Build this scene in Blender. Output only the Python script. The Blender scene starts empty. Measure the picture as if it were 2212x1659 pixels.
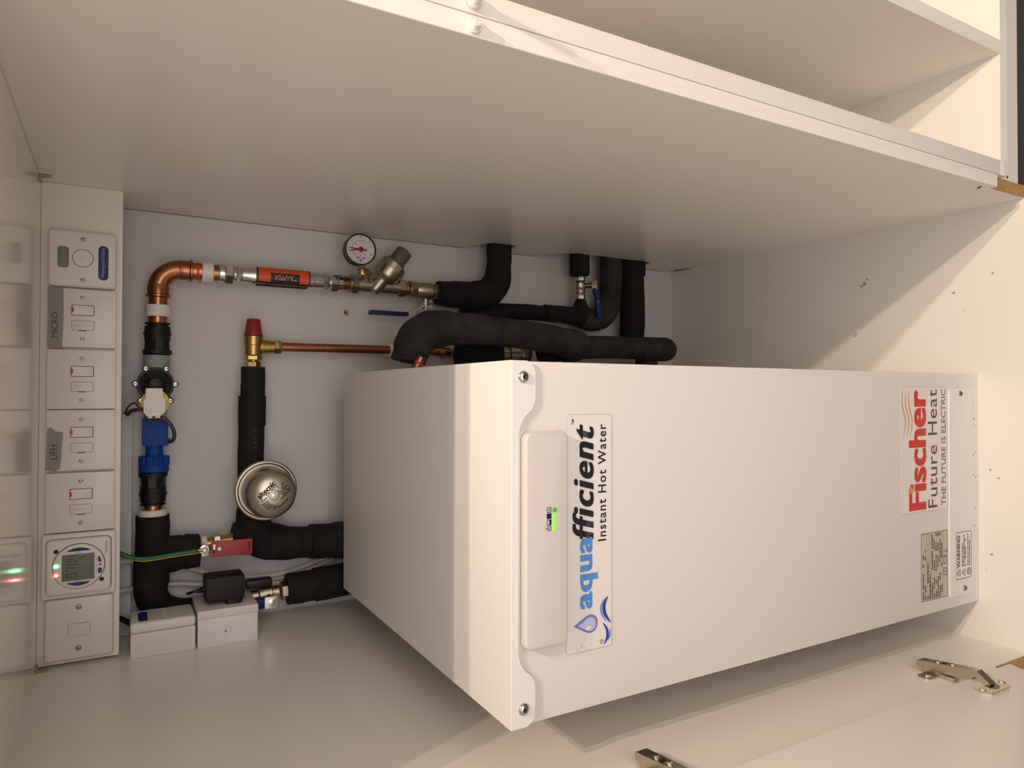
import bpy, bmesh, math, random
from mathutils import Vector, Matrix
random.seed(7)
C = bpy.context.scene.collection
PI = math.pi
V = Vector

# ------------------------------------------------------------------ materials
MATS = {}
def mat(name, col, rough=0.5, metal=0.0, bump=0.0, bscale=300.0, var=0.0, vscale=8.0, emit=None, estr=0.0, spec=0.5, coat=0.0, alpha=1.0, col2=None):
    if name in MATS:
        return MATS[name]
    m = bpy.data.materials.new(name); m.use_nodes = True
    nt = m.node_tree; b = nt.nodes['Principled BSDF']
    b.inputs['Base Color'].default_value = (*col, 1)
    b.inputs['Roughness'].default_value = rough
    b.inputs['Metallic'].default_value = metal
    b.inputs['Specular IOR Level'].default_value = spec
    b.inputs['Coat Weight'].default_value = coat
    b.inputs['Alpha'].default_value = alpha
    tc = None
    if bump or var or col2:
        tc = nt.nodes.new('ShaderNodeTexCoord')
    if bump:
        n = nt.nodes.new('ShaderNodeTexNoise'); n.inputs['Scale'].default_value = bscale; n.inputs['Detail'].default_value = 3
        nt.links.new(tc.outputs['Object'], n.inputs['Vector'])
        bp = nt.nodes.new('ShaderNodeBump'); bp.inputs['Strength'].default_value = bump; bp.inputs['Distance'].default_value = 0.001
        nt.links.new(n.outputs['Fac'], bp.inputs['Height']); nt.links.new(bp.outputs['Normal'], b.inputs['Normal'])
    if var or col2:
        n = nt.nodes.new('ShaderNodeTexNoise'); n.inputs['Scale'].default_value = vscale; n.inputs['Detail'].default_value = 5
        nt.links.new(tc.outputs['Object'], n.inputs['Vector'])
        r = nt.nodes.new('ShaderNodeValToRGB')
        c2 = col2 or tuple(min(1, c * (1 + var)) for c in col)
        r.color_ramp.elements[0].position = 0.35; r.color_ramp.elements[1].position = 0.7
        r.color_ramp.elements[0].color = (*col, 1); r.color_ramp.elements[1].color = (*c2, 1)
        nt.links.new(n.outputs['Fac'], r.inputs['Fac']); nt.links.new(r.outputs['Color'], b.inputs['Base Color'])
    if emit:
        b.inputs['Emission Color'].default_value = (*emit, 1); b.inputs['Emission Strength'].default_value = estr
    MATS[name] = m
    return m

melamine = mat('white_melamine', (0.865, 0.81, 0.745), 0.27, bump=0.04, bscale=900)
melamine_gloss = mat('white_gloss_board', (0.88, 0.825, 0.745), 0.11)
edging = mat('white_edging', (0.84, 0.785, 0.725), 0.4)
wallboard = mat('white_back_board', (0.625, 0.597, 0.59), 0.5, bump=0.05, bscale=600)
base_board = mat('cupboard_base_board', (0.775, 0.735, 0.68), 0.4, bump=0.03, bscale=700)
chip = mat('raw_chipboard', (0.36, 0.205, 0.075), 0.8, bump=0.4, bscale=500, col2=(0.48, 0.30, 0.12), vscale=120)
room_white = mat('room_paint', (0.74, 0.72, 0.70), 0.8)
room_wood = mat('dark_wood_floor', (0.085, 0.05, 0.036), 0.5, col2=(0.12, 0.072, 0.05), vscale=6)
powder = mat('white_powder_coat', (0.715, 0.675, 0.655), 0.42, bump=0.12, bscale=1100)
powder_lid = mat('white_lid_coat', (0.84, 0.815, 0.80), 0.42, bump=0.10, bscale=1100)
pod_m = mat('pale_grey_plastic', (0.655, 0.615, 0.59), 0.38)
plate_m = mat('switch_white', (0.76, 0.69, 0.655), 0.28)
plate_m2 = mat('unit_white', (0.80, 0.755, 0.725), 0.4)
trunk_m = mat('trunking_white', (0.66, 0.645, 0.63), 0.45)
box_pale = mat('box_grey_white', (0.74, 0.73, 0.68), 0.45)
box_pink = mat('box_pattress', (0.73, 0.665, 0.64), 0.45)
box_lilac = mat('box_lilac_white', (0.735, 0.69, 0.73), 0.45)
seam_m = mat('seam_dark', (0.10, 0.075, 0.07), 0.7)
foam = mat('black_foam', (0.0095, 0.0088, 0.0085), 0.85, bump=0.5, bscale=140, col2=(0.016, 0.0145, 0.0135), vscale=18, spec=0.25)
foam_dusty = mat('dusty_black_foam', (0.016, 0.0145, 0.0135), 0.8, bump=0.6, bscale=120, col2=(0.043, 0.038, 0.034), vscale=26, spec=0.3)
blackp = mat('black_plastic', (0.006, 0.006, 0.006), 0.42, spec=0.35)
blackp2 = mat('black_ribbed_plastic', (0.006, 0.006, 0.0065), 0.5, spec=0.35)
bluep = mat('blue_plastic', (0.002, 0.048, 0.30), 0.5, spec=0.25)
bluebadge = mat('navy_blue', (0.010, 0.027, 0.135), 0.4, spec=0.3)
bluelever = mat('blue_vinyl', (0.006, 0.008, 0.072), 0.4, spec=0.3)
bluelever2 = mat('bright_blue_vinyl', (0.008, 0.022, 0.14), 0.4, spec=0.3)
redp = mat('red_cap', (0.27, 0.012, 0.012), 0.42)
redv = mat('red_vinyl', (0.33, 0.012, 0.016), 0.4, bump=0.2, bscale=200)
redprint = mat('red_print', (0.60, 0.03, 0.02), 0.5)
yellowp = mat('yellow_plastic', (0.70, 0.50, 0.015), 0.4)
copper = mat('copper', (0.50, 0.215, 0.105), 0.28, 1.0, bump=0.1, bscale=90, col2=(0.33, 0.125, 0.058), vscale=30)
brass = mat('brass', (0.50, 0.335, 0.12), 0.32, 1.0, bump=0.25, bscale=220, col2=(0.38, 0.24, 0.08), vscale=60)
nickel = mat('dull_nickel', (0.46, 0.40, 0.31), 0.34, 1.0, bump=0.1, bscale=200)
chrome = mat('chrome', (0.68, 0.67, 0.66), 0.16, 1.0)
steel = mat('brushed_steel', (0.52, 0.47, 0.40), 0.36, 1.0, bump=0.05, bscale=300)
hinge_m = mat('nickel_plated_steel', (0.60, 0.54, 0.45), 0.26, 1.0)
screw_m = mat('screw_steel', (0.55, 0.53, 0.50), 0.25, 1.0)
screw_dull = mat('screw_zinc', (0.27, 0.25, 0.24), 0.36, 1.0)
screw_brown = mat('brass_plated_screw', (0.38, 0.25, 0.13), 0.4, 1.0)
dark = mat('dark_recess', (0.012, 0.01, 0.01), 0.7)
clipm = mat('white_nylon', (0.78, 0.74, 0.69), 0.4)
greyplastic = mat('dark_grey_plastic', (0.105, 0.097, 0.088), 0.55)
greythread = mat('grey_green_plastic', (0.34, 0.375, 0.345), 0.5)
coilm = mat('coil_white', (0.80, 0.765, 0.715), 0.5)
cable_m = mat('grey_cable', (0.66, 0.60, 0.565), 0.45)
cable_dark = mat('dark_grey_cable', (0.055, 0.052, 0.048), 0.5)
cable_red = mat('brown_red_wire', (0.14, 0.018, 0.018), 0.45)
green_m = mat('green_wire', (0.006, 0.105, 0.04), 0.4)
ywire = mat('yellow_stripe', (0.50, 0.40, 0.03), 0.4)
lcd = mat('lcd_grey', (0.105, 0.105, 0.082), 0.25)
lcd_ink = mat('lcd_ink', (0.022, 0.022, 0.018), 0.4)
lcdw = mat('small_lcd', (0.085, 0.072, 0.045), 0.2)
tape_m = mat('grey_tape', (0.265, 0.235, 0.235), 0.45)
ink = mat('black_ink', (0.010, 0.009, 0.012), 0.5)
ink_soft = mat('grey_ink', (0.12, 0.11, 0.10), 0.5)
ink_mid = mat('label_ink', (0.10, 0.075, 0.06), 0.5)
ink_faint = mat('moulded_mark', (0.52, 0.46, 0.44), 0.5)
aqua_blue = mat('logo_blue', (0.10, 0.28, 0.72), 0.4)
logo_navy = mat('logo_navy', (0.02, 0.055, 0.33), 0.4)
logo_lilac = mat('logo_lilac', (0.18, 0.19, 0.50), 0.3)
logo_light = mat('logo_pale', (0.50, 0.54, 0.82), 0.3)
sticker_m = mat('clear_sticker', (0.80, 0.76, 0.75), 0.3)
sticker_m2 = mat('grey_sticker', (0.74, 0.69, 0.65), 0.35)
plate_label = mat('rating_label', (0.52, 0.46, 0.38), 0.35)
stick_edge = mat('sticker_edge', (0.47, 0.38, 0.32), 0.5)
fred = mat('logo_red', (0.56, 0.045, 0.025), 0.45)
forange = mat('logo_orange', (0.72, 0.27, 0.07), 0.45)
fgreen = mat('logo_grey_green', (0.14, 0.155, 0.12), 0.5)
olive = mat('logo_olive', (0.085, 0.072, 0.05), 0.5)
lab_or = mat('label_orange', (0.68, 0.085, 0.015), 0.35)
lab_yel = mat('label_amber', (0.75, 0.40, 0.08), 0.4)
dialw = mat('dial_white', (0.60, 0.59, 0.62), 0.35)
stain = mat('dirt', (0.36, 0.30, 0.23), 0.9)
ledg = mat('led_green', (0.05, 0.35, 0.02), 0.4, emit=(0.22, 1.0, 0.02), estr=1.3)
ledg_dim = mat('led_green_dim', (0.05, 0.30, 0.02), 0.3, emit=(0.08, 0.5, 0.01), estr=0.35)
led_teal = mat('led_signal_green', (0.1, 0.8, 0.4), 0.4, emit=(0.08, 1.0, 0.38), estr=7)
led_red = mat('led_signal_red', (0.8, 0.1, 0.1), 0.4, emit=(1.0, 0.06, 0.05), estr=7)
led_core = mat('led_core', (1, 1, 1), 0.4, emit=(1.0, 0.95, 0.95), estr=9)

# ------------------------------------------------------------------ mesh helpers (world coordinates)
def BM(): return bmesh.new()
def box(bm, x0, x1, y0, y1, z0, z1, bev=0.0, seg=2):
    r = bmesh.ops.create_cube(bm, size=1.0)
    vs = r['verts']
    for v in vs:
        v.co = V(((x0 + x1) / 2 + v.co.x * (x1 - x0), (y0 + y1) / 2 + v.co.y * (y1 - y0), (z0 + z1) / 2 + v.co.z * (z1 - z0)))
    if bev:
        es = list({e for v in vs for e in v.link_edges})
        bmesh.ops.bevel(bm, geom=es, offset=bev, segments=seg, affect='EDGES', profile=0.6)
    return bm
def frame(d):
    d = V(d).normalized()
    a = V((0, 0, 1)) if abs(d.z) < 0.9 else V((1, 0, 0))
    u = d.cross(a).normalized(); w = d.cross(u).normalized()
    return d, u, w
def lathe(bm, p0, d, prof, seg=32, rot=0.0, caps=True):
    """prof: (distance along d, radius) pairs"""
    p0 = V(p0); d, u, w = frame(d)
    rings = []
    for t, r in prof:
        r = max(r, 1e-5)
        rings.append([bm.verts.new(p0 + d * t + (u * math.cos(rot + 2 * PI * k / seg) + w * math.sin(rot + 2 * PI * k / seg)) * r) for k in range(seg)])
    for a, b in zip(rings, rings[1:]):
        for k in range(seg):
            bm.faces.new((a[k], a[(k + 1) % seg], b[(k + 1) % seg], b[k]))
    if caps:
        bm.faces.new(list(reversed(rings[0]))); bm.faces.new(rings[-1])
    return bm
def cyl(bm, p0, p1, r, r1=None, seg=28):
    p0 = V(p0); p1 = V(p1)
    return lathe(bm, p0, p1 - p0, [(0, r), ((p1 - p0).length, r if r1 is None else r1)], seg)
def hexnut(bm, p0, d, length, r, rot=0.2):
    c = length * 0.14
    return lathe(bm, p0, d, [(0, r * 0.88), (c, r), (length - c, r), (length, r * 0.88)], 6, rot)
def smooth_path(pts, n=8):
    pts = [V(p) for p in pts]
    if len(pts) < 3:
        return pts
    out = []
    P = [pts[0] * 2 - pts[1]] + pts + [pts[-1] * 2 - pts[-2]]
    for i in range(1, len(P) - 2):
        p0, p1, p2, p3 = P[i - 1], P[i], P[i + 1], P[i + 2]
        for k in range(n):
            t = k / n
            out.append(0.5 * ((2 * p1) + (p2 - p0) * t + (2 * p0 - 5 * p1 + 4 * p2 - p3) * t * t + (3 * p1 - p0 - 3 * p2 + p3) * t ** 3))
    out.append(pts[-1])
    return out
def tube(bm, pts, r, seg=24, n=8, wob=0.0, dome=False, ripple=0.0):
    """r: a number or one radius per given point"""
    rad = r if isinstance(r, (list, tuple)) else [r] * len(pts)
    path = smooth_path(pts, n)
    m = len(path)
    rs = []
    for i in range(m):
        f = i / max(m - 1, 1) * (len(rad) - 1); j = min(int(f), len(rad) - 2) if len(rad) > 1 else 0
        rs.append(rad[0] if len(rad) == 1 else rad[j] + (rad[j + 1] - rad[j]) * (f - j))
    T = [(path[min(i + 1, m - 1)] - path[max(i - 1, 0)]).normalized() for i in range(m)]
    if dome:
        R = rs[-1]; e = path[-1]; t = T[-1]
        for a in (0.35, 0.7, 1.05, 1.35, 1.56):
            path.append(e + t * R * 0.8 * math.sin(a)); rs.append(max(R * math.cos(a), 1e-4)); T.append(t)
        m = len(path)
    u = frame(T[0])[1]
    rings = []
    for i in range(m):
        u = (u - T[i] * u.dot(T[i])).normalized(); w = T[i].cross(u)
        ring = []
        for k in range(seg):
            a = 2 * PI * k / seg
            rr = rs[i] * (1 + wob * (math.sin(3 * a + i * 0.7) * 0.5 + math.sin(a * 2 - i * 0.33) * 0.5) + ripple * math.sin(i * 1.9))
            ring.append(bm.verts.new(path[i] + (u * math.cos(a) + w * math.sin(a)) * rr))
        rings.append(ring)
    for a, b in zip(rings, rings[1:]):
        for k in range(seg):
            bm.faces.new((a[k], a[(k + 1) % seg], b[(k + 1) % seg], b[k]))
    bm.faces.new(list(reversed(rings[0]))); bm.faces.new(rings[-1])
    return bm
def ball(bm, c, r, sc=(1, 1, 1), seg=20):
    res = bmesh.ops.create_uvsphere(bm, u_segments=seg, v_segments=seg // 2, radius=r)
    for v in res['verts']:
        v.co = V(c) + V((v.co.x * sc[0], v.co.y * sc[1], v.co.z * sc[2]))
    return bm
def torus(bm, c, d, R, r, seg=48, ms=12):
    c = V(c); d, u, w = frame(d)
    rings = []
    for i in range(seg):
        a = 2 * PI * i / seg; e = u * math.cos(a) + w * math.sin(a)
        rings.append([bm.verts.new(c + e * (R + r * math.cos(2 * PI * k / ms)) + d * r * math.sin(2 * PI * k / ms)) for k in range(ms)])
    for i in range(seg):
        a, b = rings[i], rings[(i + 1) % seg]
        for k in range(ms):
            bm.faces.new((a[k], b[k], b[(k + 1) % ms], a[(k + 1) % ms]))
    return bm
def prism(bm, poly, o, ex, ey, depth):
    """poly in the plane (ex, ey) through o, pushed along ex x ey by depth"""
    o, ex, ey = V(o), V(ex), V(ey); n = ex.cross(ey).normalized()
    a = [bm.verts.new(o + ex * x + ey * y) for x, y in poly]
    b = [bm.verts.new(o + ex * x + ey * y + n * depth) for x, y in poly]
    m = len(poly)
    bm.faces.new(list(reversed(a))); bm.faces.new(b)
    for i in range(m):
        bm.faces.new((a[i], a[(i + 1) % m], b[(i + 1) % m], b[i]))
    return bm
X, Y, Z = V((1, 0, 0)), V((0, 1, 0)), V((0, 0, 1))
def rrect(x0, x1, z0, z1, r, n=6):
    out = []
    for cx, cz, a0 in ((x1 - r, z1 - r, 0), (x0 + r, z1 - r, PI / 2), (x0 + r, z0 + r, PI), (x1 - r, z0 + r, 1.5 * PI)):
        for k in range(n + 1):
            a = a0 + PI / 2 * k / n
            out.append((cx + r * math.cos(a), cz + r * math.sin(a)))
    return out
def front_plate(bm, x0, x1, z0, z1, y0, y1, r, ch=0.0):
    """a rounded plate facing -y from back y1 to front y0; ch rounds its front rim"""
    layers = [(y1, 0.0)]
    if ch:
        for k in range(5):
            a = PI / 2 * k / 4
            layers.append((y0 + ch - ch * math.sin(a), ch * (1 - math.cos(a))))
    else:
        layers.append((y0, 0.0))
    rings = []
    for y, ins in layers:
        pts = rrect(x0 + ins, x1 - ins, z0 + ins, z1 - ins, max(r - ins, 0.0004))
        rings.append([bm.verts.new((x, y, z)) for x, z in pts])
    m = len(rings[0])
    for a, b in zip(rings, rings[1:]):
        for i in range(m):
            bm.faces.new((a[i], a[(i + 1) % m], b[(i + 1) % m], b[i]))
    bm.faces.new(list(reversed(rings[0]))); bm.faces.new(rings[-1])
    return bm
def disc(bm, c, d, r, t=0.0006, seg=28):
    return lathe(bm, c, d, [(0, r), (t, r)], seg)
def outline(bm, x0, x1, z0, z1, y, r, w, t=0.0004):
    """a thin raised outline facing -y"""
    o = rrect(x0, x1, z0, z1, r); i = rrect(x0 + w, x1 - w, z0 + w, z1 - w, max(r - w, 0.0003))
    m = len(o)
    for yy, flip in ((y - t, 0),):
        a = [bm.verts.new((x, yy, z)) for x, z in o]; b = [bm.verts.new((x, yy, z)) for x, z in i]
        for k in range(m):
            bm.faces.new((a[k], a[(k + 1) % m], b[(k + 1) % m], b[k]))
    return bm

def bounds(bm):
    xs = [v.co for v in bm.verts]
    return (V((min(c.x for c in xs), min(c.y for c in xs), min(c.z for c in xs))), V((max(c.x for c in xs), max(c.y for c in xs), max(c.z for c in xs))))
WORLD = {}
def obj(name, bm, m, parent=None, label=None, cat=None, group=None, kind=None, ang=35, smooth=True):
    bmesh.ops.recalc_face_normals(bm, faces=bm.faces)
    lo, hi = bounds(bm)
    org = V(((lo.x + hi.x) / 2, (lo.y + hi.y) / 2, lo.z)) if parent is None else V(WORLD[parent.name])
    if parent is not None:
        org_local = V(((lo.x + hi.x) / 2, (lo.y + hi.y) / 2, lo.z))
    else:
        org_local = org
    for v in bm.verts:
        v.co -= org_local
    me = bpy.data.meshes.new(name); bm.to_mesh(me); bm.free()
    if smooth:
        me.polygons.foreach_set('use_smooth', [True] * len(me.polygons))
        me.set_sharp_from_angle(angle=math.radians(ang))
    me.materials.append(m)
    o = bpy.data.objects.new(name, me); C.objects.link(o)
    if parent is not None:
        o.parent = parent; o.location = org_local - org
    else:
        o.location = org_local
    WORLD[o.name] = org_local
    tag(o, label, cat, group, kind)
    return o
def tag(o, label=None, cat=None, group=None, kind=None):
    if label: o['label'] = label
    if cat: o['category'] = cat
    if group: o['group'] = group
    if kind: o['kind'] = kind
def thing(name, loc, label, cat, group=None):
    o = bpy.data.objects.new(name, None); C.objects.link(o)
    o.location = loc; o.empty_display_size = 0.02; WORLD[o.name] = V(loc)
    tag(o, label, cat, group)
    return o
def text_bm(s, o, right, up, w, h, shear=0.0, bold=0.0, res=3, space=1.0):
    """lettering fitted into a w x h box whose lower left corner is o"""
    cu = bpy.data.curves.new('t', 'FONT'); cu.body = s; cu.size = 1.0; cu.shear = shear; cu.offset = bold; cu.resolution_u = res; cu.space_character = space
    ob = bpy.data.objects.new('t', cu); C.objects.link(ob)
    dg = bpy.context.evaluated_depsgraph_get(); ev = ob.evaluated_get(dg); me = ev.to_mesh()
    bm = BM(); bm.from_mesh(me); ev.to_mesh_clear()
    bpy.data.objects.remove(ob); bpy.data.curves.remove(cu)
    lo, hi = bounds(bm)
    o, right, up = V(o), V(right).normalized(), V(up).normalized()
    sx = w / max(hi.x - lo.x, 1e-6); sy = h / max(hi.y - lo.y, 1e-6)
    for v in bm.verts:
        v.co = o + right * (v.co.x - lo.x) * sx + up * (v.co.y - lo.y) * sy
    return bm
def text(name, s, o, right, up, w, h, m, parent, **k):
    b = text_bm(s, o, right, up, w, h, **k)
    return obj(name, b, m, parent, smooth=False)
def bold_bm(s, o, right, up, w, h, d, **k):
    """heavier lettering: the same outline printed three times, each a hair to the side and a hair higher"""
    right, up = V(right).normalized(), V(up).normalized(); n = right.cross(up); out = BM()
    for i, e in enumerate((0, -1, 1)):
        t = text_bm(s, V(o) + right * (d + e * d) + n * (0.00004 * i), right, up, w - 2 * d, h, **k); merge(out, t)
    return out
def merge(bm, other):
    me = bpy.data.meshes.new('m'); other.to_mesh(me); other.free(); bm.from_mesh(me); bpy.data.meshes.remove(me)
def dashes(bm, x0, x1, z, h, y, rnd, dens=0.75, wmin=0.002, wmax=0.007):
    """a row of small dark strokes that stands for print too small to read, facing -y"""
    x = x0
    while x < x1 - 0.001:
        w = min(rnd.uniform(wmin, wmax), x1 - x)
        if rnd.random() < dens:
            vs = [bm.verts.new((a, y, b)) for a, b in ((x, z), (x + w, z), (x + w, z + h), (x, z + h))]
            bm.faces.new(vs)
        x += w + rnd.uniform(0.0006, 0.0012)
def flat(bm, pts):
    bm.faces.new([bm.verts.new(p) for p in pts]); return bm

# ================================================================== THE SETTING
XL, XR, YB, YF, ZC = -0.063, 0.635, 0.712, -0.075, 1.306
b = BM(); box(b, XL - 0.001, XR + 0.001, YF, YB, -0.018, 0.0)
floor = obj('floor', b, base_board, kind='structure')
def blot(bm, x, y, z, r, n=(0, 0, 1), axis='z'):
    k = random.randint(7, 10)
    pts = []
    for i in range(k):
        a = 2 * PI * i / k; rr = r * random.uniform(0.5, 1.15)
        pts.append((x + rr * math.cos(a), y + rr * math.sin(a), z) if axis == 'z' else (x, y + rr * math.cos(a), z + rr * math.sin(a)))
    flat(bm, pts)
b = BM()
for x, y, r in ((0.538, 0.194, 0.0045), (0.534, 0.200, 0.003), (0.545, 0.189, 0.0025), (0.600, 0.279, 0.0022), (0.501, 0.036, 0.003), (0.445, 0.211, 0.0024), (0.441, 0.214, 0.002),
                (0.525, -0.024, 0.0022), (0.545, 0.367, 0.0015), (0.200, -0.030, 0.0018), (0.212, -0.018, 0.0022), (0.078, -0.019, 0.0022), (0.052, -0.011, 0.0012), (0.47, 0.02, 0.0012), (0.56, 0.10, 0.001)):
    blot(b, x, y, 0.0006, r)
obj('stain', b, stain, floor, smooth=False)
b = BM()
for y, z, r in ((0.204, 0.002, 0.0025), (0.532, 0.003, 0.0025), (0.42, 0.002, 0.0012), (0.0, 0.002, 0.0014)):
    blot(b, XR - 0.0006, y, z + r * 0.4, r, axis='x')
panel_dirt = b

# left side panel: lower front corner cut back, showing raw board
NL = [(-0.080, 1.60), (-0.080, 0.101), (-0.070, 0.101), (-0.070, -0.10), (YB + 0.018, -0.10), (YB + 0.018, 1.60)]
b = BM(); prism(b, NL, (XL, 0, 0), (0, 1, 0), (0, 0, 1), -0.018)
wl = obj('wall_left', b, melamine, kind='structure', smooth=False)
b = BM(); box(b, XL - 0.018, XL, -0.0708, -0.0700, -0.10, 0.1005)
obj('raw_edge', b, chip, wl)
b = BM(); box(b, XL - 0.0365, XL - 0.0185, -0.0830, YB, -0.10, 1.60); obj('outer_panel', b, edging, wl)
# right side panel, notched at its back edge for the pipes
NR = [(YF, 1.60), (YF, 0.096), (-0.067, 0.096), (-0.067, -0.10), (0.640, -0.10), (0.640, 0.012), (0.667, 0.028), (0.667, 0.128), (0.628, 0.140), (0.628, 0.345), (0.667, 0.398),
      (0.667, 0.492), (0.627, 0.498), (0.627, 0.553), (0.667, 0.577), (0.667, 1.60)]
b = BM(); prism(b, NR, (XR, 0, 0), (0, 1, 0), (0, 0, 1), 0.0185)
wr = obj('wall_right', b, melamine, kind='structure', smooth=False)
b = BM(); front_plate(b, XR, XR + 0.0185, 0.0965, 1.60, YF - 0.0015, YF, 0.0008, 0.0008)
obj('edge_band', b, edging, wr)
b = BM(); box(b, XR, XR + 0.0185, -0.0678, -0.0670, -0.10, 0.0955)
obj('raw_edge', b, chip, wr)
obj('stain', panel_dirt, stain, wr, smooth=False)
b = BM(); front_plate(b, 0, 0.010, 0, 0.003, -0.0005, 0, 0.0014)
for v in b.verts:
    v.co = V((XR - 0.0005 + v.co.y, -0.067 + v.co.x * 0.9 + v.co.z * 0.2, 0.120 + v.co.z - v.co.x * 0.75))
obj('slot_hole', b, mat('slot_brown', (0.10, 0.055, 0.025), 0.8), wr)

b = BM(); box(b, -0.30, 1.50, YB, YB + 0.018, -0.10, 1.60)
wb = obj('wall_back', b, wallboard, kind='structure')
b = BM(); box(b, XR + 0.002, XR + 0.014, 0.6685, YB - 0.0006, 0.576, ZC); box(b, XR + 0.002, XR + 0.014, 0.6685, YB - 0.0006, 0.400, 0.493); box(b, XR + 0.002, XR + 0.014, 0.6685, YB - 0.0006, 0.026, 0.136)
tr = obj('trim_1', b, edging, kind='structure')
b = BM()
for z0, z1 in ((0.030, 0.134), (0.404, 0.490), (0.580, 1.205)): box(b, XR + 0.0014, XR + 0.0022, YB - 0.0022, YB - 0.0008, z0, z1)
obj('seam', b, seam_m, tr)
b = BM()
for z0, z1, x in ((1.04, 1.11, 0.620), (0.88, 0.895, 0.626)):
    flat(b, [(x, YB - 0.0005, z0), (x + 0.0005, YB - 0.0005, z0), (x + 0.0032, YB - 0.0005, z1), (x + 0.003, YB - 0.0005, z1)])
obj('scuff', b, mat('wall_scuff', (0.36, 0.33, 0.31), 0.7), wb, smooth=False)
b = BM(); box(b, XL, XR - 0.0014, -0.047, YB, ZC, ZC + 0.020)
obj('ceiling', b, melamine_gloss, kind='structure')
# fascia board that carries the switches
b = BM(); box(b, XL + 0.004, XR, 0.594, 0.612, 1.2035, ZC, 0.0015)
obj('trim_2', b, melamine, kind='structure')

# open door hung on the left panel
b = BM(); box(b, 0, 0.018, -0.60, 0, 0.106, 1.60, 0.001)
Rm = Matrix.Rotation(math.radians(-8), 4, 'Z')
for v in b.verts:
    v.co = Rm @ V((v.co.x - 0.018, v.co.y, v.co.z)) + V((-0.0500, -0.0920, 0))
obj('door_1', b, melamine, kind='structure')

# room around the cupboard
b = BM(); box(b, -2.6, 3.2, -3.2, -0.10, -0.14, -0.12)
obj('floor_1', b, room_wood, kind='structure')
b = BM(); box(b, -2.6, 3.2, -3.2, 0.75, 2.85, 2.88)
obj('ceiling_1', b, room_white, kind='structure')
b = BM(); box(b, -2.6, 3.2, -3.23, -3.2, -0.12, 2.85)
obj('wall_front', b, room_white, kind='structure')
b = BM(); box(b, -2.63, -2.6, -3.2, 0.75, -0.12, 2.85)
obj('wall_west', b, room_white, kind='structure')
b = BM(); box(b, 3.2, 3.23, -3.2, 0.75, -0.12, 2.85)
obj('wall_east', b, room_white, kind='structure')
b = BM(); box(b, -2.6, 3.2, 0.73, 0.75, 1.60, 2.85)
obj('wall_north', b, room_white, kind='structure')

# ================================================================== SHELF UNIT NEXT DOOR
su = thing('shelf_unit', (0.95, 0.2, -0.12), 'tall white open shelf unit with upright divider beside the boiler cupboard', 'shelf unit')
b = BM(); box(b, 0.6552, 0.6765, YF, 0.625, 0.0845, 1.60, 0.0006)
box(b, 0.6552, 0.6765, YF, 0.625, 0.066, 0.0843, 0.0004)
obj('side_panel', b, edging, su)
b = BM(); box(b, 0.6765, 1.38, YF, 0.625, 0.066, 0.084)
obj('bottom_panel', b, mat('unit_base_white', (0.83, 0.80, 0.74), 0.4), su)
b = BM(); box(b, 0.8345, 0.8545, YF, 0.60, 0.084, 1.60)
obj('divider', b, edging, su)
b = BM(); box(b, 0.6765, 1.38, 0.60, 0.612, 0.084, 1.60)
obj('back_panel', b, melamine, su)
b = BM(); box(b, 1.38, 1.40, YF, 0.612, 0.066, 1.60)
obj('end_panel', b, edging, su)
pl = BM(); box(pl, 0.6535, 1.38, -0.0640, -0.050, 0.010, 0.0658)
rail = obj('plinth_rail', pl, melamine, su)
b = BM(); disc(b, (0.6615, -0.0640, 0.042), (0, -1, 0), 0.0025, 0.0004)
obj('screw_hole', b, mat('slot_brown', (0.10, 0.055, 0.025), 0.8), rail)
b = BM(); box(b, 0.6535, 1.38, -0.010, 0.0, -0.12, 0.0098)
obj('plinth', b, room_wood, su)

def bumper(x, long, label):
    t = thing('bumper_peg', (x, YF - 0.002, 0.948), label, 'bumper peg', 'white pegs on the panel edges')
    b = BM(); lathe(b, (x, YF - 0.0014, 0.950), (0, -1, 0), [(0, 0.0068), (0.0022, 0.0066), (0.003, 0.0058), (0.003, 0.0048), (0.0045, 0.0044)], 28)
    obj('flange', b, clipm, t)
    b = BM(); lathe(b, (x, YF - 0.0014, 0.950), (0, -1, 0), [(0.003, 0.0042), (long - 0.001, 0.0036), (long, 0.003)], 24)
    obj('plug', b, clipm, t)
bumper(0.6435, 0.0085, 'short white peg on front edge of right cupboard panel')
bumper(0.6650, 0.030, 'long white peg on the shelf unit front edge')

# ================================================================== BOILER
BW, BH, BD = 0.365, 0.8706, 0.5745
bo = thing('hot_water_unit', (BW / 2, BD / 2, 0), 'tall white metal hot water heater box with blue and black lettering', 'water heater')
b = BM(); box(b, 0, BW, 0.0, BD, 0.0, BH - 0.003, 0.0018)
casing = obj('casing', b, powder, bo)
# lid with its front flange
b = BM(); box(b, -0.0008, BW + 0.0008, -0.003, BD + 0.001, BH - 0.003, BH, 0.0012)
def arc(p, n=6):
    return p
fl = [(-0.0004, BH - 0.001), (-0.0004, 0.853)]
def bez(p0, p1, p2, n=7):
    return [((1 - t) ** 2 * p0[0] + 2 * t * (1 - t) * p1[0] + t * t * p2[0], (1 - t) ** 2 * p0[1] + 2 * t * (1 - t) * p1[1] + t * t * p2[1]) for t in [k / n for k in range(n + 1)]]
fl += bez((-0.0004, 0.853), (0.002, 0.843), (0.014, 0.8425))
fl += bez((0.034, 0.8425), (0.0455, 0.8425), (0.0515, 0.8495)) + bez((0.0515, 0.8495), (0.0590, 0.8610), (0.0760, 0.8625), 10)[1:]
fl += [(BW - x, z) for x, z in reversed(fl[1:])] + [(BW + 0.0004, BH - 0.001)]
prism(b, fl, (0, -0.0007, 0), X, Z, 0.0026)
lid = obj('lid', b, powder_lid, bo)
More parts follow.
